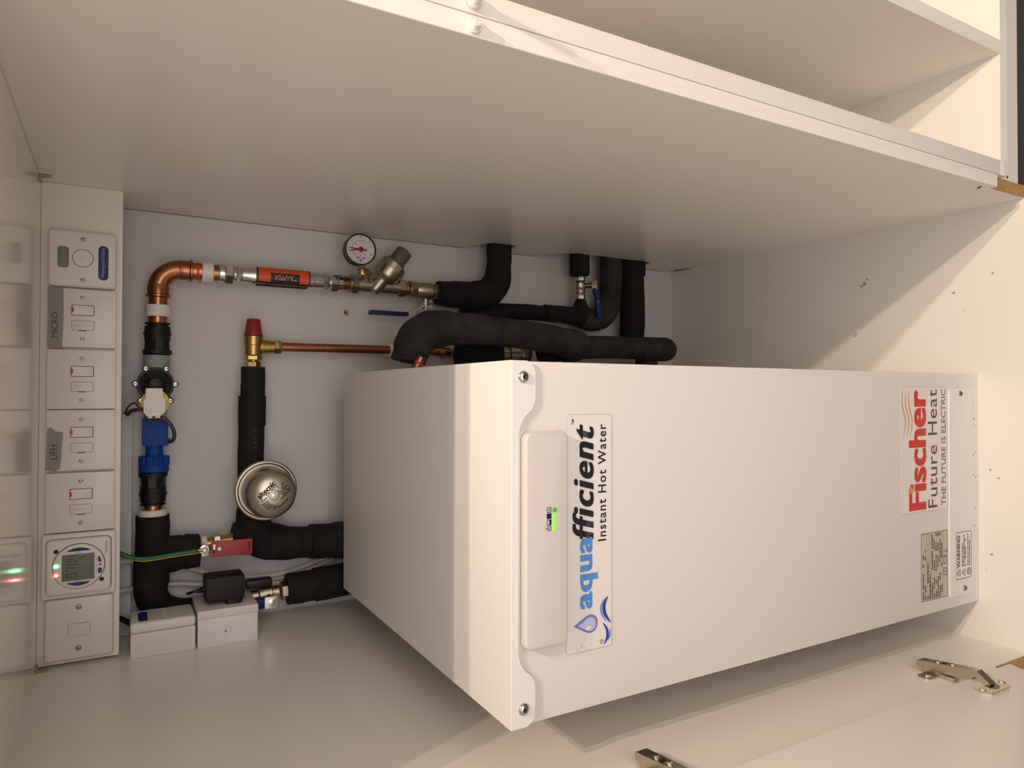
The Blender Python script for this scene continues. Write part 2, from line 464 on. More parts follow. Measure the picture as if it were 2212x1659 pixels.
def domescrew(name, x, y, z, parent, r=0.0062, m=screw_m):
    b = BM(); lathe(b, (x, y, z), (0, -1, 0), [(0, r), (0.0008, r), (r * 0.30, r * 0.9), (r * 0.48, r * 0.66), (r * 0.55, r * 0.42), (r * 0.35, r * 0.38)], 28)
    s = obj(name, b, m, parent)
    b = BM(); disc(b, (x, y - r * 0.36, z), (0, -1, 0), r * 0.36, 0.0003, 6)
    obj('socket', b, dark, s)
    return s
domescrew('screw', 0.349, -0.0033, 0.857, lid); domescrew('screw', 0.018, -0.0033, 0.856, lid)
# control pod
b = BM(); front_plate(b, 0.0765, 0.2935, 0.8065, 0.8585, -0.0105, 0.0, 0.0085, 0.0030)
pod = obj('control_pod', b, pod_m, bo)
for k, x in enumerate((0.1975, 0.2035, 0.2095, 0.2155)):
    b = BM(); lathe(b, (x - 0.001, -0.0105, 0.8245), (0, -1, 0), [(0, 0.0025), (0.0005, 0.0024), (0.0010, 0.0012)], 20)
    obj('indicator_light', b, ledg if k < 3 else ledg_dim, pod)
def icon_bm(k, x, z, y):
    b = BM(); s = 0.0027
    if k == 0:
        n = 20
        for i in range(n):
            a0 = PI / 2 + 0.5 + (2 * PI - 1.0) * i / n; a1 = PI / 2 + 0.5 + (2 * PI - 1.0) * (i + 1) / n
            flat(b, [(x + s * math.cos(a) * q, y, z + s * math.sin(a) * q) for a, q in ((a0, 1), (a1, 1), (a1, 0.72), (a0, 0.72))])
        flat(b, [(x - 0.0004, y, z), (x + 0.0004, y, z), (x + 0.0004, y, z + s * 1.25), (x - 0.0004, y, z + s * 1.25)])
    else:
        outline(b, x - s, x + s, z - s, z + s, y, 0.0005, 0.0006, 0)
        if k == 1: flat(b, [(x - s, y, z - s), (x + s, y, z - s), (x + s, y, z - s * 0.1), (x - s, y, z - s * 0.1)])
        if k == 2: flat(b, [(x - s, y, z - s), (x + s, y, z - s), (x + s, y, z + s), (x - s, y, z + s)])
        if k == 3:
            flat(b, [(x + 0.0003, y, z + s * 0.6), (x - s * 0.5, y, z - s * 0.1), (x, y, z - s * 0.1)]); flat(b, [(x, y, z + s * 0.1), (x + s * 0.5, y, z + s * 0.1), (x - 0.0003, y, z - s * 0.6)])
    return b
for k, x in enumerate((0.1965, 0.2025, 0.2087, 0.2150)):
    obj('icon', icon_bm(k, x, 0.8310, -0.0108), ink, pod, smooth=False)

# clear logo sticker
ye = -0.0006
b = BM(); front_plate(b, 0.0605, 0.3105, 0.7435, 0.8035, ye + 0.0002, 0.0, 0.004)
st = obj('logo_sticker', b, sticker_m, bo)
b = BM(); outline(b, 0.0605, 0.3105, 0.7435, 0.8035, ye + 0.0002, 0.004, 0.0005, 0.0001); obj('sticker_edge', b, stick_edge, st, smooth=False)
yt = ye - 0.0001
obj('lettering', bold_bm('aqua', (0.1045, yt, 0.7625), X, Z, 0.0772, 0.0232, 0.0011, bold=0.016, space=1.08), aqua_blue, st, smooth=False)
b = bold_bm('fficient', (0.1775, yt, 0.7680), X, Z, 0.1225, 0.0275, 0.0010, shear=0.25, bold=0.014, space=1.1)
obj('lettering', b, ink, st, smooth=False)
text('lettering', 'Instant Hot Water', (0.1745, yt, 0.7515), X, Z, 0.1250, 0.0108, ink, st, bold=0.012, space=1.15)
text('trademark', 'TM', (0.2995, yt, 0.7935), X, Z, 0.0058, 0.0030, ink, st, bold=0.01)
# drop and ripple emblem
def drop_pts(cx, cz, r, tip, n=26):
    out = [(cx, cz + tip)]
    for k in range(n + 1):
        a = math.radians(150) + math.radians(240) * k / n
        out.append((cx + r * math.cos(a), cz + r * math.sin(a) * 1.0))
    return out
b = BM(); flat(b, [(x, yt, z) for x, z in drop_pts(0.0885, 0.7725, 0.0098, 0.0215)]); obj('water_drop', b, logo_lilac, st, smooth=False)
b = BM(); flat(b, [(x, yt - 0.0001, z) for x, z in drop_pts(0.0882, 0.7728, 0.0074, 0.0160)]); obj('water_drop', b, logo_light, st, smooth=False)
b = BM(); flat(b, [(0.0845 + 0.0022 * math.cos(a), yt - 0.0002, 0.7750 + 0.0036 * math.sin(a)) for a in [2 * PI * k / 16 for k in range(16)]]); obj('drop_glint', b, sticker_m, st, smooth=False)
def stroke(bm, pts, w, y, n=8):
    path = smooth_path([(p[0], y, p[1]) for p in pts], n); m = len(path)
    prev = None
    for i, p in enumerate(path):
        t = (path[min(i + 1, m - 1)] - path[max(i - 1, 0)]).normalized(); nn = V((-t.z, 0, t.x))
        f = w * math.sin(PI * i / (m - 1)) ** 0.7 + 0.00008
        cur = (bm.verts.new(p + nn * f), bm.verts.new(p - nn * f))
        if prev: bm.faces.new((prev[0], cur[0], cur[1], prev[1]))
        prev = cur
b = BM(); stroke(b, [(0.1145, 0.7490), (0.1060, 0.7540), (0.0960, 0.7530), (0.0850, 0.7450)], 0.0021, yt); stroke(b, [(0.0870, 0.7555), (0.0780, 0.7500), (0.0700, 0.7500), (0.0635, 0.7545)], 0.0017, yt)
obj('ripple', b, logo_navy, st, smooth=False)
b = BM(); stroke(b, [(0.1135, 0.7530), (0.1050, 0.7580), (0.0960, 0.7572), (0.0870, 0.7505)], 0.0010, yt); stroke(b, [(0.0800, 0.7465), (0.0730, 0.7460), (0.0670, 0.7490)], 0.0008, yt)
obj('ripple', b, aqua_blue, st, smooth=False)
b = BM()
for x, z, r in ((0.068, 0.7575, 0.0022), (0.0655, 0.7580, 0.0014), (0.0670, 0.784, 0.0007), (0.0640, 0.779, 0.0006), (0.0632, 0.788, 0.0007), (0.0665, 0.772, 0.0006)):
    flat(b, [(x + r * math.cos(a) * 0.8, yt - 0.0001, z + r * math.sin(a) * 1.3) for a in [2 * PI * k / 8 for k in range(8)]])
obj('smudge', b, mat('smudge', (0.50, 0.42, 0.34), 0.6), st, smooth=False)

# maker sticker at the foot
b = BM(); front_plate(b, 0.1555, 0.3435, 0.0895, 0.2120, ye + 0.0002, 0.0, 0.002)
ms = obj('maker_sticker', b, sticker_m2, bo)
b = BM(); outline(b, 0.1555, 0.3435, 0.0895, 0.2120, ye + 0.0002, 0.002, 0.0004, 0.0001); obj('sticker_edge', b, stick_edge, ms, smooth=False)
obj('lettering', bold_bm('Fischer', (0.1590, yt, 0.1480), X, Z, 0.1800, 0.0445, 0.0019, bold=0.016, space=1.04), fred, ms, smooth=False)
b = BM(); flat(b, [(0.1893 + 0.0046 * math.cos(a), yt - 0.0002, 0.1875 + 0.0058 * math.sin(a)) for a in [2 * PI * k / 20 for k in range(20)]]); obj('orange_dot', b, forange, ms, smooth=False)
text('lettering', 'Future Heat', (0.1600, yt, 0.1185), X, Z, 0.1795, 0.0245, olive, ms, space=1.05)
text('lettering', 'THE FUTURE IS ELECTRIC', (0.1615, yt, 0.0950), X, Z, 0.1785, 0.0125, fgreen, ms, bold=0.004)
for k in range(3):
    b = BM(); dz = -0.0085 * k
    stroke(b, [(0.3385, 0.2075 + dz), (0.325, 0.2095 + dz), (0.312, 0.2078 + dz), (0.296, 0.2015 + dz), (0.283, 0.2020 + dz), (0.270, 0.2060 + dz)], 0.0010, yt)
    obj('heat_wave', b, forange, ms, smooth=False)

# rating plate, warning label, foot strip
rnd = random.Random(3)
b = BM(); front_plate(b, 0.0205, 0.1225, 0.0915, 0.1625, ye + 0.0002, 0.0, 0.0015)
rp = obj('rating_label', b, plate_label, bo)
b = BM(); outline(b, 0.0205, 0.1225, 0.0915, 0.1625, ye + 0.0002, 0.0015, 0.0010, 0.0001)
for z in (0.1475, 0.1415, 0.1365, 0.1050):
    flat(b, [(0.0212, yt, z), (0.1215, yt, z), (0.1215, yt, z + 0.0003), (0.0212, yt, z + 0.0003)])
obj('label_lines', b, ink_soft, rp, smooth=False)
b = BM()
for z, segs in ((0.1555, ((0.023, 0.062), (0.072, 0.092))), (0.1500, ((0.023, 0.046), (0.074, 0.098))), (0.1435, ((0.023, 0.028), (0.040, 0.078))), (0.1378, ((0.023, 0.060),)),
                (0.1318, ((0.023, 0.046), (0.066, 0.094), (0.098, 0.119))), (0.1266, ((0.023, 0.054), (0.064, 0.112))), (0.1214, ((0.023, 0.054), (0.063, 0.107), (0.116, 0.121))),
                (0.1162, ((0.023, 0.054), (0.069, 0.111), (0.115, 0.121))), (0.1110, ((0.023, 0.060), (0.069, 0.111), (0.116, 0.121))), (0.1064, ((0.023, 0.042), (0.069, 0.104)))):
    for x0, x1 in segs: dashes(b, x0, x1, z, 0.0027, yt, rnd, 0.85)
obj('small_print', b, ink_mid, rp, smooth=False)
text('ce_mark', 'CE', (0.0705, yt, 0.0945), X, Z, 0.0150, 0.0085, ink_mid, rp, space=1.1)
b = BM(); outline(b, 0.0535, 0.0650, 0.0945, 0.1030, yt, 0.001, 0.001, 0); flat(b, [(0.0590, yt, 0.0945), (0.0600, yt, 0.0945), (0.0600, yt, 0.1020), (0.0590, yt, 0.1020)])
outline(b, 0.0890, 0.0925, 0.0960, 0.1015, yt, 0.0006, 0.0006, 0); flat(b, [(0.0885, yt, 0.0930), (0.0930, yt, 0.0930), (0.0930, yt, 0.0943), (0.0885, yt, 0.0943)])
obj('symbol_print', b, ink_soft, rp, smooth=False)

b = BM(); front_plate(b, 0.0150, 0.3420, 0.0190, 0.0880, -0.0022, 0.0, 0.008, 0.0015)
fs = obj('foot_strip', b, powder, bo)
domescrew('screw', 0.3335, -0.0022, 0.0560, fs, 0.0042, screw_dull); domescrew('screw', 0.0270, -0.0022, 0.0460, fs, 0.0042, screw_dull)
yw = -0.0028
b = BM(); front_plate(b, 0.0425, 0.1160, 0.0275, 0.0720, yw + 0.0002, -0.002, 0.003)
wlab = obj('warning_label', b, sticker_m2, bo)
b = BM(); outline(b, 0.0425, 0.1160, 0.0275, 0.0720, yw + 0.0001, 0.003, 0.0010, 0.0001); obj('label_lines', b, ink_soft, wlab, smooth=False)
obj('lettering', bold_bm('WARNING', (0.0605, yw - 0.0001, 0.0605), X, Z, 0.0505, 0.0088, 0.0003, bold=0.01), ink_mid, wlab, smooth=False)
b = BM()
for z, x1 in ((0.0525, 0.098), (0.0480, 0.112), (0.0440, 0.106), (0.0370, 0.112), (0.0320, 0.103)): dashes(b, 0.0615, x1, z, 0.0022, yw - 0.0001, rnd, 0.9)
obj('small_print', b, ink_mid, wlab, smooth=False)
b = BM()
for z in (0.0605, 0.0465):
    for a, c in (((0.0470, z), (0.0575, z)), ((0.0575, z), (0.05225, z + 0.0095)), ((0.05225, z + 0.0095), (0.0470, z))):
        t = V((c[0] - a[0], 0, c[1] - a[1])).normalized() * 0.0005; nn = V((-t.z, 0, t.x))
        p, q = V((a[0], yw - 0.0001, a[1])), V((c[0], yw - 0.0001, c[1]))
        flat(b, [p + nn, q + nn, q - nn, p - nn])
    flat(b, [(0.0518, yw - 0.0001, z + 0.002), (0.0527, yw - 0.0001, z + 0.002), (0.0527, yw - 0.0001, z + 0.006), (0.0518, yw - 0.0001, z + 0.006)])
n = 24
for i in range(n):
    a0, a1 = 2 * PI * i / n, 2 * PI * (i + 1) / n
    flat(b, [(0.0525 + 0.0055 * q * math.cos(a), yw - 0.0001, 0.0355 + 0.0055 * q * math.sin(a)) for a, q in ((a0, 1), (a1, 1), (a1, 0.72), (a0, 0.72))])
flat(b, [(0.0505, yw - 0.0001, 0.0335), (0.0540, yw - 0.0001, 0.0345), (0.0550, yw - 0.0001, 0.0380), (0.0515, yw - 0.0001, 0.0370)])
obj('symbol_print', b, ink_soft, wlab, smooth=False)
b = BM()
for k in range(16):
    x = rnd.uniform(0.02, 0.36); z = rnd.uniform(0.003, 0.014); r = rnd.uniform(0.0006, 0.0014)
    flat(b, [(x + r * math.cos(a), -0.0003, z + r * math.sin(a) * 1.4) for a in [2 * PI * k / 7 for k in range(7)]])
obj('rust_stain', b, mat('rust', (0.33, 0.24, 0.17), 0.8), casing, smooth=False)

# ================================================================== SWITCH PLATES
YP = 0.5940; PF = 0.5830; ZP = 1.2538
def flat_screw(name, x, z, y, parent, r=0.0031, ang=0.7):
    b = BM(); lathe(b, (x, y, z), (0, -1, 0), [(0, r * 1.25), (0.0003, r * 1.25), (0.0003, r), (0.0011, r * 0.85), (0.0013, r * 0.4)], 20)
    s = obj(name, b, screw_dull, parent)
    b = BM(); c, q = math.cos(ang), math.sin(ang); L, w = r * 0.85, r * 0.13
    flat(b, [(x + c * L - q * w, y - 0.00135, z + q * L + c * w), (x - c * L - q * w, y - 0.00135, z - q * L + c * w), (x - c * L + q * w, y - 0.00135, z - q * L - c * w), (x + c * L + q * w, y - 0.00135, z + q * L - c * w)])
    obj('slot', b, seam_m, s, smooth=False)
def seam_rect(x0, x1, z0, z1, y, parent, w=0.0008):
    b = BM(); outline(b, x0 - w, x1 + w, z0 - w, z1 + w, y, 0.0022, w * 1.1, 0.0001)
    return obj('seam', b, seam_m, parent, smooth=False)
def plate_base(name, x0, x1, label, group='white plates along the fascia board', m=plate_m, r=0.002, ch=0.0012, y=PF, z0=None, z1=None):
    t = thing(name, ((x0 + x1) / 2, YP, ZP - 0.043), label, 'switch plate', group)
    b = BM(); front_plate(b, x0, x1, ZP - 0.0428 if z0 is None else z0, ZP + 0.0428 if z1 is None else z1, y, YP, r, ch)
    return t, obj('plate', b, m, t)
def fused_spur(x0, x1, label, marks, zoff=0.0):
    t, p = plate_base('fused_spur_switch', x0, x1, label)
    c = (x0 + x1) / 2; z = ZP + zoff
    flat_screw('screw', c + 0.0302, z, PF, t, ang=random.uniform(0, 3)); flat_screw('screw', c - 0.0300, z, PF, t, ang=random.uniform(0, 3))
    b = BM(); front_plate(b, c + 0.0045, c + 0.0185, z - 0.0142, z + 0.0130, PF - 0.0016, PF, 0.0018, 0.0006)
    for v in b.verts:
        if v.co.y < PF - 0.0005: v.co.y -= 0.0010 * (v.co.z - z) / 0.014
    rk = obj('rocker', b, plate_m, t); seam_rect(c + 0.0045, c + 0.0185, z - 0.0142, z + 0.0130, PF, t)
    b = BM(); box(b, c + 0.0085, c + 0.0150, PF - 0.0034, PF - 0.001, z + 0.0108, z + 0.0132, 0.0003); obj('neon', b, redprint, rk)
    b = BM(); front_plate(b, c - 0.0172, c - 0.0040, z - 0.0142, z + 0.0130, PF - 0.0008, PF, 0.0018, 0.0004)
    fc = obj('fuse_carrier', b, plate_m, t); seam_rect(c - 0.0172, c - 0.0040, z - 0.0142, z + 0.0130, PF, t, 0.0004)
    b = BM(); box(b, c - 0.0188, c - 0.0178, PF - 0.0004, PF, z - 0.0055, z + 0.0048); obj('pry_slot', b, seam_m, t)
    if marks:
        b = BM()
        for k in range(4):
            outline(b, c - 0.0118, c - 0.0092, z - 0.0105 + k * 0.0062, z - 0.0075 + k * 0.0062, PF - 0.0009, 0.0008, 0.0005, 0.0001)
        obj('moulded_mark', b, ink_faint, fc, smooth=False)
    return t
fused_spur(0.3975, 0.4825, 'white fused switch under the MICRO tape, next to rounded display unit', True)
fused_spur(0.3083, 0.3943, 'white fused switch without tape between the MICRO and UFH ones', False)
fused_spur(0.2195, 0.3070, 'white fused switch carrying the torn UFH tape', False, 0.0)
fused_spur(0.1315, 0.2165, 'white fused switch without tape beside the digital timer', True)
# plain rocker switch
t, p = plate_base('plain_switch', -0.0525, 0.0362, 'plain white switch plate with one rocker, last below the timer', r=0.005, ch=0.004)
flat_screw('screw', 0.0228, ZP + 0.001, PF, t, 0.0034, 0.8); flat_screw('screw', -0.0360, ZP + 0.001, PF, t, 0.0034, 0.7)
b = BM(); front_plate(b, -0.0175, -0.0005, ZP - 0.0135, ZP + 0.0135, PF - 0.0030, PF, 0.0008, 0.0004)
for v in b.verts:
    if v.co.y < PF - 0.001: v.co.y += 0.0014 * (v.co.z - ZP) / 0.0135
obj('rocker', b, plate_m, t); seam_rect(-0.0175, -0.0005, ZP - 0.0135, ZP + 0.0135, PF, t, 0.0003)
# rounded display unit
t, p = plate_base('display_unit', 0.4848, 0.5668, 'rounded white unit with small grey display and blue badge', m=plate_m2, r=0.006, ch=0.005, y=0.5800)
c = 0.5258; z = ZP; yf = 0.5800
flat_screw('screw', c + 0.0285, z, yf, t, 0.0031, 0.4); flat_screw('screw', c - 0.0308, z, yf, t, 0.0031, 1.5)
b = BM(); front_plate(b, c - 0.0135, c + 0.0155, z + 0.0180, z + 0.0305, yf - 0.0003, yf, 0.0035); obj('display', b, lcdw, t)
b = BM(); outline(b, c - 0.0140, c + 0.0160, z + 0.0175, z + 0.0310, yf, 0.004, 0.0007, 0.0004); obj('display_rim', b, seam_m, t, smooth=False)
b = BM(); lathe(b, (c + 0.001, yf, z), (0, -1, 0), [(0, 0.0125), (0.0005, 0.0122), (0.0006, 0.0)], 36); bt = obj('button', b, plate_m2, t)
b = BM(); torus(b, (c + 0.001, yf - 0.0001, z), (0, 1, 0), 0.0127, 0.0004, 48, 6); obj('seam', b, seam_m, t)
b = BM(); outline(b, c - 0.0025, c + 0.0045, z - 0.003, z + 0.003, yf - 0.0007, 0.0015, 0.0004, 0); obj('moulded_mark', b, ink_faint, bt, smooth=False)
b = BM(); front_plate(b, c - 0.0290, c + 0.0215, z - 0.0320, z - 0.0192, yf - 0.0004, yf, 0.006); bd = obj('badge', b, bluebadge, t)
text('lettering', 'Waterguard Home', (c - 0.0250, yf - 0.0006, z - 0.0285), X, Z, 0.0430, 0.0060, mat('badge_text', (0.32, 0.36, 0.52), 0.4), bd)
# timer
t, p = plate_base('digital_timer', 0.0375, 0.1297, 'white digital timer reading 07:04 with red and green lights', m=plate_m2, r=0.004, ch=0.003, y=0.5810, z0=1.2090, z1=1.3005)
c = 0.0832; z = 1.2550; yf = 0.5740
b = BM(); front_plate(b, c - 0.0395, c + 0.0395, z - 0.0400, z + 0.0395, yf, 0.581, 0.007, 0.004); fc = obj('face_plate', b, plate_m2, t)
b = BM(); outline(b, c - 0.0402, c + 0.0402, z - 0.0408, z + 0.0402, 0.581, 0.0075, 0.0012, 0.0001); obj('seam', b, seam_m, t, smooth=False)
b = BM(); lathe(b, (c, yf, z), (0, -1, 0), [(0, 0.0318), (0.0012, 0.0312), (0.0016, 0.0300), (0.0016, 0.0)], 56); rd = obj('round_face', b, plate_m2, t)
b = BM(); torus(b, (c + 0.0004, yf - 0.0001, z - 0.0003), (0, 1, 0), 0.0321, 0.0005, 64, 6); obj('seam', b, seam_m, t)
ys = yf - 0.0018
b = BM(); box(b, c - 0.0195, c + 0.0180, ys, ys + 0.0004, z - 0.0195, z + 0.0205); sc = obj('screen', b, lcd, t)
SEG = {'0': 'abcdef', '7': 'abc', '4': 'fgbc', '1': 'bc'}
def seg_digit(bm, ch, x, zz, w, h, y, th=0.0010):
    P = {'a': (x, x + w, zz + h - th, zz + h), 'd': (x, x + w, zz, zz + th), 'g': (x, x + w, zz + h / 2 - th / 2, zz + h / 2 + th / 2),
         'f': (x, x + th, zz + h / 2, zz + h), 'e': (x, x + th, zz, zz + h / 2), 'b': (x + w - th, x + w, zz + h / 2, zz + h), 'c': (x + w - th, x + w, zz, zz + h / 2)}
    for s in SEG[ch]:
        a0, a1, b0, b1 = P[s]; flat(bm, [(a0, y, b0), (a1, y, b0), (a1, y, b1), (a0, y, b1)])
b = BM(); yd = ys - 0.0002
for ch, x in (('0', -0.0150), ('7', -0.0065), ('0', 0.0030), ('4', 0.0105)): seg_digit(b, ch, c + x, z + 0.0020, 0.0058, 0.0128, yd)
for dz in (0.0055, 0.0105): flat(b, [(c + 0.0009, yd, z + dz), (c + 0.0018, yd, z + dz), (c + 0.0018, yd, z + dz + 0.001), (c + 0.0009, yd, z + dz + 0.001)])
seg_digit(b, '7', c + 0.0100, z - 0.0100, 0.004, 0.007, yd, 0.0007); flat(b, [(c - 0.002, yd, z - 0.016), (c, yd, z - 0.016), (c, yd, z - 0.0145), (c - 0.002, yd, z - 0.0145)])
obj('digits', b, lcd_ink, sc, smooth=False)
def crescent(sx):
    b = BM(); pts = []
    for k in range(13):
        a = math.radians(-33 + 66 * k / 12); pts.append((0.0270 * math.cos(a), 0.0270 * math.sin(a)))
    for k in range(1, 12):
        u = 1 - k / 12; pts.append((0.0222, -0.0147 + 0.0294 * u))
    prism(b, [(c + sx * x, z + q) for x, q in pts], (0, yf - 0.0015, 0), X, Z, 0.0009); return b
obj('side_button', crescent(1), bluebadge, t); obj('side_button', crescent(-1), bluebadge, t)
for x0, x1, flip in ((0.0040, 0.0120, 1), (-0.0120, -0.0050, -1)):
    b = BM(); prism(b, [(c + x0, z - 0.0285), (c + x1, z - (0.0258 if flip > 0 else 0.0285)), (c + x1, z - 0.0240), (c + x0, z - 0.0240)], (0, yf - 0.0015, 0), X, Z, 0.0008); obj('lower_button', b, bluebadge, t)
b = BM(); disc(b, (c, yf - 0.0016, z - 0.0265), (0, -1, 0), 0.0013, 0.0003, 16); obj('reset_hole', b, dark, t)
for x, q in ((0.0235, 0.0275), (-0.0220, -0.0285)):
    b = BM(); disc(b, (c + x, yf, z + q), (0, -1, 0), 0.0030, 0.0003, 24); obj('screw_hole', b, dark, t)
for x, m in ((0.0030, led_teal), (-0.0098, led_red)):
    b = BM(); prism(b, [(c + x - 0.0022, z + 0.0300), (c + x + 0.0022, z + 0.0300), (c + x + 0.0030, z + 0.0265), (c + x - 0.0000, z + 0.0232), (c + x - 0.0026, z + 0.0265)], (0, yf - 0.0016, 0), X, Z, 0.0006)
    L = obj('indicator_light', b, m, t)
    b = BM(); disc(b, (c + x, yf - 0.0022, z + 0.0270), (0, -1, 0), 0.0014, 0.0003, 16); obj('light_core', b, led_core, L)
yl = yf - 0.0003
text('lettering', 'TIMEGUARD', (c + 0.0150, yl, z - 0.0352), X, Z, 0.0180, 0.0027, ink_soft, fc)
yl = yf - 0.0018
for s, o, w in (('Time', (0.0055, -0.0232), 0.0050), ('Rst', (-0.0022, -0.0232), 0.0040), ('Prog', (-0.0120, -0.0232), 0.0055)):
    text('lettering', s, (c + o[0], yl, z + o[1]), X, Z, w, 0.0018, ink_soft, rd)
for s, x in (('Select', 0.0190), ('Adv/Ovr', -0.0215)):
    text('lettering', s, (c + x, yl, z + 0.0045), -Z, X, 0.0082 if x > 0 else 0.0100, 0.0017, ink_soft, rd)
# hand-written tapes
def tape(label, pts, words, o, w, h, y, shear):
    b = BM(); prism(b, pts, (0, y, 0), X, Z, 0.0002)
    tp = obj('tape_label', b, tape_m, label=label, cat='tape label', smooth=False)
    text('lettering', words, o, X, Z, w, h, ink, tp, shear=shear, bold=0.0, space=0.95)
tape('grey tape strip with handwritten MICRO', [(0.3960, 1.2955), (0.4010, 1.2968), (0.4400, 1.2955), (0.4825, 1.2962), (0.4828, 1.2775), (0.4500, 1.2768), (0.4250, 1.2772), (0.3955, 1.2785)], 'MICRO', (0.4105, PF - 0.0005, 1.2840), 0.0365, 0.0075, PF - 0.0001, 0.05)
tape('torn grey tape with handwritten UFH', [(0.2220, 1.2970), (0.2810, 1.2950), (0.2830, 1.2905), (0.2770, 1.2860), (0.2750, 1.2760), (0.2230, 1.2790), (0.2195, 1.2860)], 'UFH', (0.2365, PF - 0.0005, 1.2828), 0.0215, 0.0085, PF - 0.0001, 0.1)

# corner brackets under the ceiling
for x, s, y, lab in ((XR - 0.0005, -1, 0.560, 'tiny bronze corner fitting at ceiling by the display unit'), (XL + 0.0005, 1, 0.588, 'tiny corner fitting at ceiling by the plain switch')):
    b = BM(); prism(b, [(0, 0), (s * 0.010, 0), (s * 0.010, -0.002), (s * 0.003, -0.003), (s * 0.002, -0.014), (0, -0.014)], (x, y, ZC - 0.0003), X, Z, -0.006 if False else 0.006)
    obj('corner_fitting', b, mat('bronze_fitting', (0.30, 0.22, 0.13), 0.4, 0.6), label=lab, cat='corner fitting', group='corner fittings under the cupboard ceiling')

# ================================================================== TOP PIPE RUN
YA = 0.660
def zA(x): return 1.1575 - (x - 0.14) * 0.0150
XV = 0.534
def pipe_clip(p, d, L, r, label, parent_wall=True):
    """a white nylon clip around a pipe with its foot on the back board"""
    t = thing('pipe_clip', (p[0], YB, p[2]), label, 'pipe clip', 'white nylon pipe clips')
    b = BM(); d = V(d).normalized(); p = V(p)
    lathe(b, p - d * L / 2, d, [(0, r - 0.001), (0.0008, r), (L - 0.0008, r), (L, r - 0.001)], 32); obj('collar', b, clipm, t)
    b = BM(); lo = p - d * L / 2; hi = p + d * L / 2
    if abs(d.x) > 0.5: box(b, lo.x + 0.001, hi.x - 0.001, p.y, YB, p.z - r * 0.8, p.z + r * 0.8, 0.001)
    else: box(b, p.x - r * 0.8, p.x + r * 0.8, p.y, YB, min(lo.z, hi.z) + 0.001, max(lo.z, hi.z) - 0.001, 0.001)
    obj('foot', b, clipm, t)
pipe_clip((0.137, YA, zA(0.137)), X, 0.0145, 0.0210, 'white nylon clip just above the black foam tee')
pipe_clip((0.4645, YA, zA(0.4645)), X, 0.0190, 0.0185, 'white nylon clip on horizontal copper pipe beside the elbow')
pipe_clip((XV, YA, 1.0795), Z, 0.0175, 0.0168, 'white nylon clip on upright copper pipe below the elbow')
pipe_clip((0.4150, 0.668, 0.7530), Z, 0.0100, 0.0125, 'white nylon clip on the thin discharge pipe')

b = BM(); cyl(b, (0.125, YA, zA(0.125)), (0.156, YA, zA(0.156)), 0.0140)
obj('copper_stub', b, copper, label='short copper pipe stub between black coupling and foam tee', cat='pipe')

def coupling(x0, x1, label, flip):
    t = thing('black_coupling', ((x0 + x1) / 2, YA, zA(x0) - 0.02), label, 'pipe coupling', 'black plastic compression couplings')
    L = x1 - x0; p = (x0, YA, zA(x0)) if not flip else (x1, YA, zA(x1)); d = X if not flip else -X
    b = BM(); lathe(b, p, d, [(0, 0.0185), (0.0025, 0.0185), (0.003, 0.0150), (0.005, 0.0150), (0.0055, 0.0188), (0.0150, 0.0192), (0.0155, 0.0205), (0.0200, 0.0205), (0.0205, 0.0190), (L * 0.55, 0.0192)], 36)
    obj('grip_nut', b, blackp2, t)
    b = BM(); lathe(b, p, d, [(L * 0.55, 0.0182), (L - 0.007, 0.0188)], 10, 0.2); obj('body', b, blackp, t)
    b = BM(); lathe(b, p, d, [(L - 0.007, 0.0215), (L - 0.001, 0.0215), (L, 0.0200)], 36); obj('end_collar', b, blackp2, t)
coupling(0.1516, 0.2045, 'black plastic coupling below the blue nut', False)
coupling(0.3938, 0.4452, 'black plastic coupling between threaded stub and copper elbow', True)

# blue flow sensor
t = thing('flow_sensor', (0.247, YA, 1.133), 'bright blue flow sensor block with ribbed union nut', 'flow sensor')
b = BM(); lathe(b, (0.2045, YA, zA(0.2045)), X, [(0, 0.0205), (0.0012, 0.0222), (0.0115, 0.0222), (0.0120, 0.0212)], 36)
for k in range(14):
    a = 2 * PI * k / 14; r = 0.0200
    cyl(b, (0.2160, YA + r * math.cos(a), zA(0.216) + r * math.sin(a)), (0.2300, YA + r * math.cos(a), zA(0.23) + r * math.sin(a)), 0.0028, seg=8)
lathe(b, (0.2160, YA, zA(0.216)), X, [(0, 0.0200), (0.0140, 0.0195)], 28)
obj('union_nut', b, bluep, t)
b = BM(); lathe(b, (0.2300, YA, zA(0.23)), X, [(0, 0.0130), (0.0170, 0.0130)], 28); obj('neck', b, bluep, t)
b = BM(); box(b, 0.2470, 0.2905, 0.6420, 0.6790, 1.1370, 1.1735, 0.0012); obj('body', b, bluep, t)
b = BM(); box(b, 0.2500, 0.2590, 0.648, 0.655, 1.1335, 1.1372, 0.0005); obj('cable_gland', b, blackp, t)

